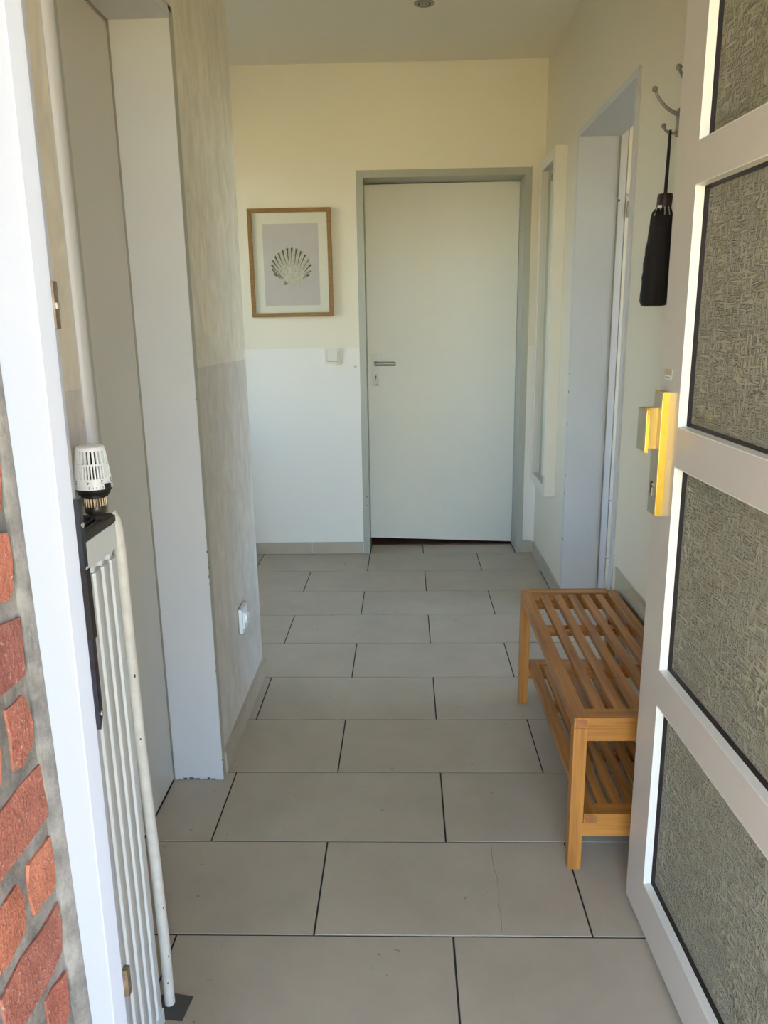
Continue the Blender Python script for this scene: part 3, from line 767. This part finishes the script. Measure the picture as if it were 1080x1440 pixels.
# ribbed face: shallow channels running upright
ysd = [0.82]
prof = []
y = YE; prof.append((XRAD - 0.002, YE))
prof.append((XRAD, YE - 0.006))
gy = 1.139
while gy > 0.85:
    prof += [(XRAD, gy + 0.006), (XRAD - 0.003, gy + 0.0025), (XRAD - 0.003, gy - 0.0015), (XRAD, gy - 0.006)]
    gy -= 0.0325
prof += [(XRAD, 0.82), (XRAD - 0.012, 0.82), (XRAD - 0.012, YE)]
add_prism(bm, prof, 0.075, 0.945)
mesh_from('ribbed_panel', bm, M_RAD, rad, smooth=True)
bm = bmesh.new()
# plain band above the ribs with scalloped lower edge
add_box(bm, (XRAD - 0.012, 0.82, 0.965), (XRAD + 0.0012, YE, 0.998))
gy = 1.139 + 0.0325
yy = YE
while yy > 0.84:
    yb_ = max(yy - 0.0325, 0.82)
    add_prism(bm, [(yy, 0.9652), (yb_, 0.9652), (yb_, 0.948), ((yy + yb_) / 2, 0.958), (yy, 0.957)], XRAD - 0.012, XRAD + 0.0008, axis=0)
    yy = yb_
mesh_from('top_band', bm, M_RAD, rad)
box('rear_panel', (-0.536, 0.82, 0.075), (-0.524, YE, 0.998), M_RAD, rad)
bm = bmesh.new(); add_box(bm, (XRAD - 0.012, 0.82, 0.045), (XRAD + 0.001, YE, 0.0748)); add_box(bm, (-0.524, YE - 0.012, 0.08), (XRAD - 0.0122, YE - 0.001, 0.99))
mesh_from('bottom_channel', bm, M_RAD, rad, bevel=0.003, smooth=True)
bm = bmesh.new()
zg = 1.000
add_box(bm, (XRAD - 0.006, 0.82, zg), (XRAD + 0.002, YE + 0.002, zg + 0.010)); add_box(bm, (-0.536, 0.82, zg), (-0.528, YE + 0.002, zg + 0.010))
add_box(bm, (-0.528, YE - 0.010, zg), (XRAD - 0.006, YE + 0.002, zg + 0.010))
for k in range(5):
    x = -0.520 + k * 0.0125; add_box(bm, (x, 0.82, zg + 0.002), (x + 0.0055, YE - 0.010, zg + 0.009))
mesh_from('top_grille', bm, M_GRILLE, rad, bevel=0.0008, segs=1)
box('grille_bed', (-0.524, 0.82, 0.97), (XRAD - 0.0125, YE - 0.014, 0.975), M_DARK, rad)
bm = bmesh.new(); add_tube(bm, [(XRAD - 0.020, YE - 0.012, 1.004), (XRAD + 0.001, YE - 0.011, 1.003)], [0.0135, 0.0125], n=8)
mesh_from('grille_end_cap', bm, M_GRILLE, rad, smooth=False)
bm = bmesh.new()
add_prism(bm, [(YE + 0.0003, 0.997), (YE + 0.004, 0.994), (YE + 0.005, 0.972), (YE + 0.0003, 0.966)], XRAD - 0.008, XRAD - 0.001, axis=0)
mesh_from('yellowed_corner', bm, M_YEL, rad)

pipe = thing('heating_pipe', 'white painted heating pipe with chipped paint beside the radiator end', 'pipe', (-0.472, 1.251, 0))
bm = bmesh.new()
pp = [(-0.472, 1.251, 0.004), (-0.4705, 1.249, 0.15), (-0.468, 1.236, 0.33), (-0.468, 1.220, 0.60), (-0.4665, 1.212, 0.85), (-0.4655, 1.209, 0.95), (-0.466, 1.2075, 0.978), (-0.468, 1.206, 0.994), (-0.474, 1.2045, 1.003)]
add_tube(bm, pp, [0.0102] * 9, n=20)
mesh_from('pipe_run', bm, M_PIPE, pipe, smooth=True)
bm = bmesh.new(); add_prism(bm, [(-0.505, 1.218), (-0.437, 1.212), (-0.430, 1.268), (-0.470, 1.275), (-0.508, 1.268)], 0.0004, 0.0016)
tag(mesh_from('floor_tape', bm, M_TAPE, pipe), 'dark grey patch around the foot of the pipe')
random.seed(9)
for z in (0.06, 0.12, 0.235, 0.60, 0.72):
    a = random.uniform(-1.9, -0.5)
    i = 0
    while i < len(pp) - 2 and pp[i + 1][2] < z: i += 1
    t = (z - pp[i][2]) / (pp[i + 1][2] - pp[i][2]); c = Vector(pp[i]).lerp(Vector(pp[i + 1]), t)
    bm = bmesh.new(); add_ball(bm, (0, 0, 0), random.uniform(0.0014, 0.0026), sub=8)
    bmesh.ops.scale(bm, vec=(1, 1, random.uniform(1, 2.2)), verts=bm.verts)
    bmesh.ops.translate(bm, vec=c + Vector((math.cos(a) * 0.0098, math.sin(a) * 0.0098, 0)), verts=bm.verts)
    mesh_from('paint_chip', bm, M_CHIP, pipe)

TX, TY = -0.489, 1.190
th = thing('thermostat_valve', 'white slotted radiator thermostat head on nickel valve above the radiator', 'thermostat', (TX, TY, 1.0))
def ringz(bm, prof, n=32, mi=0):
    """lathe a (r, z) profile around the valve axis"""
    rs = [[bm.verts.new((TX + r * math.cos(2 * math.pi * k / n), TY + r * math.sin(2 * math.pi * k / n), z)) for k in range(n)] for r, z in prof]
    for a, b_ in zip(rs, rs[1:]):
        for k in range(n): bm.faces.new((a[k], a[(k + 1) % n], b_[(k + 1) % n], b_[k])).material_index = mi
    bm.faces.new(rs[0][::-1]).material_index = mi; bm.faces.new(rs[-1]).material_index = mi
bm = bmesh.new(); ringz(bm, [(0.012, 1.000), (0.013, 1.008), (0.0165, 1.010), (0.0165, 1.022), (0.012, 1.024)], 24)
mesh_from('valve_body', bm, M_NICKEL, th, smooth=True)
bm = bmesh.new(); ringz(bm, [(0.014, 1.020), (0.014, 1.0355)], 24)
for k in range(24):
    a = 2 * math.pi * k / 24
    add_tube(bm, [(TX + 0.0170 * math.cos(a), TY + 0.0170 * math.sin(a), 1.0215), (TX + 0.0170 * math.cos(a), TY + 0.0170 * math.sin(a), 1.0345)], 0.0017, n=6)
ringz(bm, [(0.0165, 1.0205), (0.0165, 1.0350)], 24)
mesh_from('union_nut', bm, M_NICKEL, th, smooth=True)
bm = bmesh.new(); ringz(bm, [(0.016, 1.034), (0.0205, 1.036), (0.0205, 1.039), (0.0235, 1.040), (0.0250, 1.045), (0.0270, 1.0465), (0.0280, 1.0505), (0.020, 1.0505)], 32)
add_prism(bm, [(TX + 0.020, TY - 0.016), (TX + 0.0305, TY - 0.016), (TX + 0.0305, TY - 0.008), (TX + 0.020, TY - 0.008)], 1.048, 1.0585)
mesh_from('black_collar', bm, M_BLACK, th, smooth=True)
ZH0, ZH1 = 1.0505, 1.1165
def hr(z): return 0.0290 - 0.0075 * (z - ZH0) / (ZH1 - ZH0)
bm = bmesh.new(); ringz(bm, [(0.0225, ZH0 + 0.001), (0.0165, 1.1125)], 24); mesh_from('inner_core', bm, M_DARK, th, smooth=True)
bm = bmesh.new()
def band(z0, z1, inner=0.003):
    n = 48; rr = []
    for r, z in ((hr(z0), z0), (hr(z1), z1), (hr(z1) - inner, z1), (hr(z0) - inner, z0)):
        rr.append([bm.verts.new((TX + r * math.cos(2 * math.pi * k / n), TY + r * math.sin(2 * math.pi * k / n), z)) for k in range(n)])
    for i in range(4):
        a, b_ = rr[i], rr[(i + 1) % 4]
        for k in range(n): bm.faces.new((a[k], a[(k + 1) % n], b_[(k + 1) % n], b_[k]))
band(ZH0, 1.0665); band(1.0865, 1.0895)
def bars(z0, z1, n, w):
    for k in range(n):
        a = 2 * math.pi * k / n
        vs = []
        for z in (z0, z1):
            for (dr, s) in ((0, -1), (0, 1), (-0.004, 1), (-0.004, -1)):
                r = hr(z) + dr; aa = a + s * w / hr(z0) / 2
                vs.append(bm.verts.new((TX + r * math.cos(aa), TY + r * math.sin(aa), z)))
        for f in ((0, 1, 2, 3), (7, 6, 5, 4), (0, 4, 5, 1), (1, 5, 6, 2), (2, 6, 7, 3), (3, 7, 4, 0)): bm.faces.new([vs[i] for i in f])
bars(1.0660, 1.0870, 36, 0.0025); bars(1.0890, 1.1095, 24, 0.0034)
ringz(bm, [(hr(1.109) - 0.003, 1.109), (hr(1.109), 1.109), (hr(1.1145) - 0.0008, 1.1145), (hr(1.1165) - 0.004, ZH1), (0.008, ZH1), (0.007, ZH1 - 0.0015), (0.002, ZH1 - 0.0015)], 48)
mesh_from('slotted_head', bm, M_PLAST, th, smooth=True)
# numerals printed on the head, read upside down
def glyph(txt, ang_deg, z, size, flip=True, name='numeral'):
    cu = bpy.data.curves.new(name, 'FONT'); cu.body = txt; cu.size = size; cu.align_x = 'CENTER'; cu.align_y = 'CENTER'
    cu.extrude = 0.0001; cu.resolution_u = 3
    ob = bpy.data.objects.new(name, cu); C.objects.link(ob)
    bpy.context.view_layer.update()
    me = bpy.data.meshes.new_from_object(ob.evaluated_get(bpy.context.evaluated_depsgraph_get()))
    bpy.data.objects.remove(ob)
    me.materials.clear(); me.materials.append(M_INK)
    me.name = name
    o = bpy.data.objects.new(name, me); C.objects.link(o); o.parent = th
    a = math.radians(ang_deg); r = hr(z) + 0.0002
    o.location = (r * math.cos(a), r * math.sin(a), z - 1.0)
    nrm = Vector((math.cos(a), math.sin(a), 0.10)).normalized()
    up = Vector((0, 0, -1)) if flip else Vector((0, 0, 1))
    up = (up - nrm * up.dot(nrm)).normalized(); rt = up.cross(nrm)
    mm = Matrix((rt, up, nrm)).transposed()
    o.rotation_euler = mm.to_euler()
    return o
view = math.degrees(math.atan2(-TY, -TX))     # direction towards the viewer's side
for t_, da, z in (('5', -62, 1.0615), ('4', -17, 1.0620), ('3', 27, 1.0622), ('2', 68, 1.0625)):
    glyph(t_, view + da, z, 0.0085)
for da in (-60, -14, -2, 8, 18, 34, 42):
    a = math.radians(view + da); z0, z1 = (1.0520, 1.0562) if da in (-60, -14) else (1.0525, 1.0552)
    t_ = Vector((-math.sin(a), math.cos(a), 0)) * 0.0004; c = Vector((math.cos(a), math.sin(a), 0))
    bm = bmesh.new()
    bm.faces.new([bm.verts.new(Vector((TX, TY, z)) + c * (hr(z) + 0.0002) + q_ * t_) for z, q_ in ((z0, -1), (z0, 1), (z1, 1), (z1, -1))])
    mesh_from('tick_mark', bm, M_INK, th)
glyph('0', view + 27, 1.0538, 0.0048, name='dial_zero')

# ------------------------------------------------------------------ slatted bench
X0, X1, YN, YFR = 0.381, 0.702, 1.645, 2.515
bench = thing('slatted_bench', 'honey coloured bamboo bench with slatted seat and lower slatted shelf behind the open door', 'bench', ((X0 + X1) / 2, (YN + YFR) / 2, 0))
LG = 0.031
ZS = 0.402
for x, y in ((X0, YN), (X1 - LG, YN), (X0, YFR - LG), (X1 - LG, YFR - LG)):
    box('leg', (x, y, 0.0), (x + LG, y + LG, 0.375), M_WZ, bench, bevel=0.002)
# end rails: upper cap and lower cross rails
for y in (YN, YFR - LG):
    box('end_rail', (X0 + LG, y, 0.344), (X1 - LG, y + LG, 0.3745), M_WX, bench, bevel=0.0015)
    box('top_end_rail', (X0 + LG + 0.0005, y, 0.3755), (X1 - LG - 0.0005, y + 0.045, ZS), M_WX, bench, bevel=0.002)
    box('lower_rail', (X0 + LG, y + 0.001, 0.091), (X1 - LG, y + LG - 0.002, 0.126), M_WX, bench, bevel=0.0015)
for x in (X0, X1 - LG - 0.006):
    r_ = box('side_rail', (x, YN + 0.0005, 0.3755), (x + LG + 0.006 - 0.0055, YFR, ZS), M_WY, bench, bevel=0.002)
    box('end_grain', (x + 0.004, YN - 0.0004, 0.379), (x + LG - 0.002, YN + 0.003, 0.398), M_WEND, bench)
    box('side_apron', (x + 0.006, YN + LG, 0.356), (x + 0.024, YFR - LG, 0.3752), M_WY, bench, bevel=0.001)
for k in range(5):
    x = 0.4385 + k * 0.0453
    box('slat', (x, YN + 0.0455, 0.386), (x + 0.0250, YFR - 0.0455, ZS - 0.001), M_WY, bench, bevel=0.0015)
for y in (1.93, 2.21):
    box('cross_batten', (X0 + 0.026, y, 0.364), (X1 - 0.026, y + 0.035, 0.3855), M_WX, bench, bevel=0.001)
# lower shelf
SA, SB, SZ0, SZ1 = X0 + LG + 0.002, X1 - LG - 0.002, 0.1262, 0.151
for y in (YN + 0.001, YFR - 0.048):
    box('shelf_end_rail', (SA + 0.030, y, SZ0), (SB - 0.030, y + 0.045, SZ1), M_WX, bench, bevel=0.002)
for x in (SA, SB - 0.030):
    box('shelf_side_rail', (x, YN + 0.0015, SZ0), (x + 0.0295, YFR - 0.003, SZ1), M_WY, bench, bevel=0.002)
    box('end_grain', (x + 0.003, YN + 0.0004, SZ0 + 0.002), (x + 0.027, YN + 0.0018, SZ1 - 0.003), M_WEND, bench)
n = 5; gap = 0.0125; wsl = (SB - SA - 0.060 - gap * (n + 1)) / n
for k in range(n):
    x = SA + 0.030 + gap + k * (wsl + gap)
    box('shelf_slat', (x, YN + 0.047, SZ0 + 0.010), (x + wsl, YFR - 0.049, SZ1 - 0.001), M_WY, bench, bevel=0.0015)
for y in (1.93, 2.21):
    box('cross_batten', (SA + 0.004, y, SZ0 - 0.012), (SB - 0.004, y + 0.030, SZ0 + 0.0098), M_WX, bench, bevel=0.001)

# ------------------------------------------------------------------ clear panel protecting the wall behind the bench
sp_ = box('wall_guard', (0.7045, 0.83, 0.02), (0.7095, 2.562, 0.468), M_CLEAR, None, bevel=0.0005)
tag(sp_, 'glossy clear acrylic guard panel on the right wall behind the bench', 'panel')

# ------------------------------------------------------------------ wall mirror
XM = 0.660
mir = thing('wall_mirror', 'tall narrow mirror in a deep cream white box frame on the right wall', 'mirror', (XR, 3.95, 0.45))
ym0, ym1, zm0, zm1 = 3.700, 4.105, 0.452, 2.012
fw = 0.048
fb = mesh_from('mirror_frame', (lambda bm: (add_box(bm, (XM, ym0, zm0), (XR - 0.001, ym0 + fw, zm1)), add_box(bm, (XM, ym1 - fw, zm0), (XR - 0.001, ym1, zm1)),
     add_box(bm, (XM, ym0 + fw, zm0), (XR - 0.001, ym1 - fw, zm0 + fw)), add_box(bm, (XM, ym0 + fw, zm1 - fw), (XR - 0.001, ym1 - fw, zm1)), bm)[-1])(bmesh.new()), M_MIRFR, mir, bevel=0.0012, smooth=True)
box('mirror_glass', (XM + 0.016, ym0 + fw, zm0 + fw), (XM + 0.019, ym1 - fw, zm1 - fw), M_MIRROR, mir)
box('back_board', (XM + 0.020, ym0 + fw, zm0 + fw), (XR - 0.002, ym1 - fw, zm1 - fw), M_DARK, mir)

# ------------------------------------------------------------------ framed shell print
px0, px1, pz0, pz1 = -0.806, -0.376, 1.309, 1.849
pic = thing('framed_picture', 'oak framed print of a grey scallop shell on the end wall', 'picture', ((px0 + px1) / 2, YB, pz0))
fwd = 0.021; yfz = YB - 0.022
for nm, poly in (('frame_bar', [(px0, pz0), (px1, pz0), (px1 - fwd, pz0 + fwd), (px0 + fwd, pz0 + fwd)]), ('frame_bar', [(px0, pz1), (px0 + fwd, pz1 - fwd), (px1 - fwd, pz1 - fwd), (px1, pz1)]),
                 ('frame_bar', [(px0, pz0), (px0 + fwd, pz0 + fwd), (px0 + fwd, pz1 - fwd), (px0, pz1)]), ('frame_bar', [(px1, pz0), (px1, pz1), (px1 - fwd, pz1 - fwd), (px1 - fwd, pz0 + fwd)])):
    bm = bmesh.new(); add_prism(bm, poly, yfz, YB - 0.001, axis=1); mesh_from(nm, bm, M_OAK, pic)
box('mount', (px0 + fwd, yfz + 0.012, pz0 + fwd), (px1 - fwd, yfz + 0.015, pz1 - fwd), M_PAPER, pic)
ga, gb, gc, gd = px0 + 0.073, px1 - 0.068, pz0 + 0.058, pz1 - 0.075
box('print', (ga, yfz + 0.0115, gc), (gb, yfz + 0.0119, gd), M_PRINT, pic)
# the shell, drawn as flat shapes of ink on the print
def PU(u, v):   # picture units from a sketch of the print -> wall metres
    return (px0 + 0.000458 * (u - 62) * 1.0, pz1 - (v - 98) * 0.0004585)
yp = yfz + 0.0113
outline = [(330, 800), (308, 745), (304, 700), (318, 650), (348, 605), (390, 570), (438, 540), (492, 522), (545, 516), (600, 524), (652, 552), (700, 590), (740, 640), (762, 700), (760, 765), (735, 812)]
apex = (545, 928)
bm = bmesh.new()
def face(pts, mi, dy=0.0):
    vs = [bm.verts.new((PU(u, v)[0], yp - dy, PU(u, v)[1])) for u, v in pts]
    bm.faces.new(vs).material_index = mi
# ears
face([(440, 845), (438, 930), (480, 924), (520, 915), (470, 850)], 0); face([(655, 845), (658, 928), (615, 922), (575, 912), (630, 850)], 0)
face([(452, 880), (448, 925), (500, 912), (470, 870)], 1, 0.0001)
# lower body
face([(545, 800), (470, 818), (425, 822), (440, 862), (490, 905), (545, 930), (600, 905), (650, 860), (672, 825), (620, 800)], 0, 0.0004)
N = len(outline)
for i in range(N - 1):
    a, b_ = outline[i], outline[i + 1]
    mx, my = (a[0] + b_[0]) / 2, (a[1] + b_[1]) / 2
    dx, dy = mx - 545, my - 760; l = math.hypot(dx, dy); bx_, by_ = mx + dx / l * 9, my + dy / l * 9
    face([apex, a, ((a[0] + bx_) / 2 + dx / l * 3, (a[1] + by_) / 2 + dy / l * 3), (bx_, by_), ((b_[0] + bx_) / 2 + dx / l * 3, (b_[1] + by_) / 2 + dy / l * 3), b_], 0, 0.0001)
for i in range(N):
    a = outline[i]
    def along(t, off):
        dx, dy = apex[0] - a[0], apex[1] - a[1]; l = math.hypot(dx, dy)
        return (a[0] + dx * t - dy / l * off, a[1] + dy * t + dx / l * off)
    dark = 2 if i not in (12, 14) else 1
    w_ = 12 if i not in (7, 8, 9) else 14
    face([along(0.0, -w_ * 1.2), along(0.02, 0), along(0.0, w_ * 0.7), along(0.18, w_ * 0.40), along(0.45, 0.7), along(0.45, -0.7), along(0.18, -w_ * 0.25)], dark, 0.0002)
    face([along(0.04, w_ * 0.8), along(0.20, w_ * 0.9), along(0.50, 1.5), along(0.30, w_ * 0.3)], 1, 0.00015)
for i in range(N - 1):
    a, b_ = outline[i], outline[i + 1]; mxp = ((a[0] + b_[0]) / 2, (a[1] + b_[1]) / 2)
    p1 = lambda t, o: (mxp[0] + (apex[0] - mxp[0]) * t + o, mxp[1] + (apex[1] - mxp[1]) * t)
    face([p1(0.02, -1.5), p1(0.02, 1.5), p1(0.6, 0.8), p1(0.6, -0.8)], 1, 0.00015)
for q_ in ([(330, 800), (400, 832), (410, 815), (340, 772)], [(400, 832), (440, 862), (470, 868), (410, 815)], [(440, 862), (505, 912), (470, 868)]): face(q_, 1, 0.0002)
face([(520, 922), (545, 932), (572, 920), (545, 926)], 2, 0.0002)
mesh_from('shell_print', bm, [M_SHELL, M_SHELLM, M_SHELLD], pic)
o = box('picture_glass', (px0 + fwd, yfz + 0.0085, pz0 + fwd), (px1 - fwd, yfz + 0.0098, pz1 - fwd), M_WGLASS, pic)

# ------------------------------------------------------------------ light switch and wall plug cap
sw = thing('light_switch', 'square white light switch between picture and end door', 'light switch', (-0.390, YB, 1.061))
box('switch_frame', (-0.4305, YB - 0.008, 1.061), (-0.3495, YB - 0.0002, 1.142), M_PLASTG, sw, bevel=0.0015)
box('switch_surround', (-0.4190, YB - 0.0095, 1.0725), (-0.3610, YB - 0.0080, 1.1305), M_GREYMET, sw)
box('rocker', (-0.4175, YB - 0.0135, 1.0755), (-0.3625, YB - 0.0090, 1.1290), M_PLASTG, sw, bevel=0.001)
bm = bmesh.new()
add_tube(bm, [(-0.269, YB - 0.0002, 1.046), (-0.269, YB - 0.004, 1.046)], 0.0105, n=20)
cap = mesh_from('cable_cap', bm, M_PLASTG, None, smooth=True); tag(cap, 'tiny round plastic cap on the wall just left of the end door frame', 'cap')
bm = bmesh.new(); add_tube(bm, [(-0.269, YB - 0.0035, 1.046), (-0.269, YB - 0.0055, 1.046)], 0.0045, n=16); mesh_from('cap_centre', bm, M_STEEL, cap, smooth=True)

# ------------------------------------------------------------------ wall socket on the left wall
sk = thing('wall_socket', 'white square wall socket with a round cover low on the grey left wall', 'socket', (XL, 2.395, 0.315))
box('back_plate', (XL + 0.0002, 2.355, 0.3155), (XL + 0.004, 2.435, 0.3965), M_GREYMET, sk)
box('socket_frame', (XL + 0.004, 2.354, 0.3145), (XL + 0.015, 2.436, 0.3960), M_PLAST, sk, bevel=0.0015)
box('socket_insert', (XL + 0.015, 2.367, 0.3275), (XL + 0.019, 2.423, 0.3835), M_PLAST, sk, bevel=0.001)
bm = bmesh.new(); add_tube(bm, [(XL + 0.019, 2.395, 0.3555), (XL + 0.027, 2.395, 0.3555)], [0.0205, 0.0190], n=24)
mesh_from('round_cover', bm, M_PLAST, sk, smooth=True)

# ------------------------------------------------------------------ coat hooks
def make_hook(y, label, s=1.0):
    zc = 1.745
    h = thing('coat_hook', label, 'hook', (XR, y, zc), group='grey coat hooks on the right wall')
    box('back_plate', (XR - 0.0155, y - 0.009, zc - 0.006), (XR - 0.0002, y + 0.011, zc + 0.058), M_GREYMET, h, bevel=0.002)
    bm = bmesh.new()
    up = [(XR - 0.004, y, zc + 0.043), (0.690, y, zc + 0.048), (0.672, y, zc + 0.058), (0.656, y, zc + 0.072), (0.645, y, zc + 0.086), (0.638, y, zc + 0.098)]
    add_tube(bm, up, [0.0058, 0.0052, 0.0045, 0.0040, 0.0036, 0.0033], n=12)
    a = mesh_from('upper_prong', bm, M_GREYMET, h, smooth=True)
    bm = bmesh.new(); add_ball(bm, (0.6355, y, zc + 0.1045), 0.0073); mesh_from('ball_tip', bm, M_GREYMET, a, smooth=True)
    bm = bmesh.new()
    lo_ = [(XR - 0.004, y, zc + 0.010), (0.700, y, zc + 0.004), (0.690, y, zc + 0.001), (0.678, y, zc + 0.002), (0.669, y, zc + 0.008), (0.665, y, zc + 0.014)]
    add_tube(bm, lo_, [0.0045, 0.004, 0.0037, 0.0035, 0.0033, 0.003], n=12)
    b2 = mesh_from('lower_prong', bm, M_GREYMET, h, smooth=True)
    bm = bmesh.new(); add_ball(bm, (0.6635, y, zc + 0.0185), 0.0062); mesh_from('ball_tip', bm, M_GREYMET, b2, smooth=True)
    return h
make_hook(2.20, 'grey metal double coat hook holding the black umbrella')
hk2 = make_hook(2.02, 'empty grey coat hook half hidden behind the open front door')

# ------------------------------------------------------------------ folded umbrella
UX, UY = 0.677, 2.196
um = thing('folded_umbrella', 'black folded pocket umbrella hanging by its strap from the coat hook', 'umbrella', (UX, UY, 1.318))
def lathe_at(bm, prof, n, wob, axis_fn):
    rs = []
    for r, z in prof:
        cx, cy = axis_fn(z)
        ring = []
        for k in range(n):
            a = 2 * math.pi * k / n
            rr = r * (1 + wob * math.sin(3 * a + z * 30) + wob * 0.8 * math.sin(7 * a + z * 11))
            ring.append(bm.verts.new((cx + rr * math.cos(a), cy + rr * math.sin(a), z)))
        rs.append(ring)
    for a, b_ in zip(rs, rs[1:]):
        for k in range(n): bm.faces.new((a[k], a[(k + 1) % n], b_[(k + 1) % n], b_[k]))
    bm.faces.new(rs[0][::-1]); bm.faces.new(rs[-1])
ax = lambda z: (0.678 - (1.60 - z) * 0.050, UY)
bm = bmesh.new()
lathe_at(bm, [(0.020, 1.318), (0.031, 1.321), (0.0365, 1.333), (0.0375, 1.350), (0.0355, 1.375), (0.0370, 1.392), (0.0350, 1.405), (0.0360, 1.430), (0.0335, 1.450), (0.0345, 1.468), (0.0320, 1.485), (0.0325, 1.515), (0.0320, 1.540), (0.0285, 1.556), (0.0200, 1.566), (0.015, 1.567)], 28, 0.055, ax)
mesh_from('canopy', bm, M_UMB, um, smooth=True)
bm = bmesh.new()
lathe_at(bm, [(0.0170, 1.563), (0.0190, 1.570), (0.0195, 1.592), (0.0180, 1.600), (0.010, 1.602)], 24, 0.0, ax)
tag(mesh_from('handle', bm, M_UMBH, um, smooth=True), 'dark brown rubber handle')
bm = bmesh.new()
for k in range(7):
    a = -2.6 + k * 0.42
    cx, cy = ax(1.56)
    add_tube(bm, [(cx + 0.0235 * math.cos(a), cy + 0.0235 * math.sin(a), 1.566), (cx + 0.031 * math.cos(a), cy + 0.031 * math.sin(a), 1.545)], 0.0016, n=8)
mesh_from('rib_tip', bm, M_SILV, um, smooth=True)
bm = bmesh.new(); add_box(bm, (0.652, UY - 0.030, 1.563), (0.662, UY - 0.027, 1.570)); mesh_from('fabric_tag', bm, M_PLAST, um)
bm = bmesh.new()
loop = []
for i in range(25):
    t = i / 24; z = 1.598 + (1.7535 - 1.598) * math.sin(math.pi * t)
    w_ = 0.0055 * math.cos(math.pi * t)
    loop.append((0.678 + 0.002 * math.sin(math.pi * t), UY + w_, z))
for (a, b_) in zip(loop, loop[1:]):
    d = 0.0028
    vs = [bm.verts.new((p[0] + sx * d, p[1] + dy, p[2])) for p in (a, b_) for sx, dy in ((-1, 0.0006), (1, 0.0006), (1, -0.0006), (-1, -0.0006))]
    for f in ((0, 1, 5, 4), (1, 2, 6, 5), (2, 3, 7, 6), (3, 0, 4, 7)): bm.faces.new([vs[i] for i in f])
mesh_from('wrist_strap', bm, M_BLACK, um)

# ------------------------------------------------------------------ ceiling spotlight (switched off)
sx, sy = 0.087, 3.538
spt = thing('ceiling_spotlight', 'small round recessed spotlight in the ceiling, switched off', 'ceiling light', (sx, sy, HC))
def ringc(bm, prof, n=32):
    rs = [[bm.verts.new((sx + r * math.cos(2 * math.pi * k / n), sy + r * math.sin(2 * math.pi * k / n), z)) for k in range(n)] for r, z in prof]
    m_ = len(rs)
    for i in range(m_):
        a, b_ = rs[i], rs[(i + 1) % m_]
        for k in range(n): bm.faces.new((a[k], a[(k + 1) % n], b_[(k + 1) % n], b_[k]))
bm = bmesh.new(); ringc(bm, [(0.0265, HC - 0.0003), (0.0275, HC - 0.004), (0.036, HC - 0.0045), (0.042, HC - 0.002), (0.0425, HC - 0.0003)]); mesh_from('bezel', bm, M_GREYMET, spt, smooth=True)
bm = bmesh.new(); add_tube(bm, [(sx, sy, HC - 0.0002), (sx, sy, HC - 0.0015)], 0.0262, n=32); mesh_from('lamp_recess', bm, M_SHELLD, spt, smooth=False)
bm = bmesh.new(); ringc(bm, [(0.014, HC - 0.0016), (0.014, HC - 0.0035), (0.019, HC - 0.0035), (0.019, HC - 0.0016)]); add_ball(bm, (sx, sy, HC - 0.003), 0.0065); mesh_from('bulb', bm, M_STEEL, spt, smooth=True)
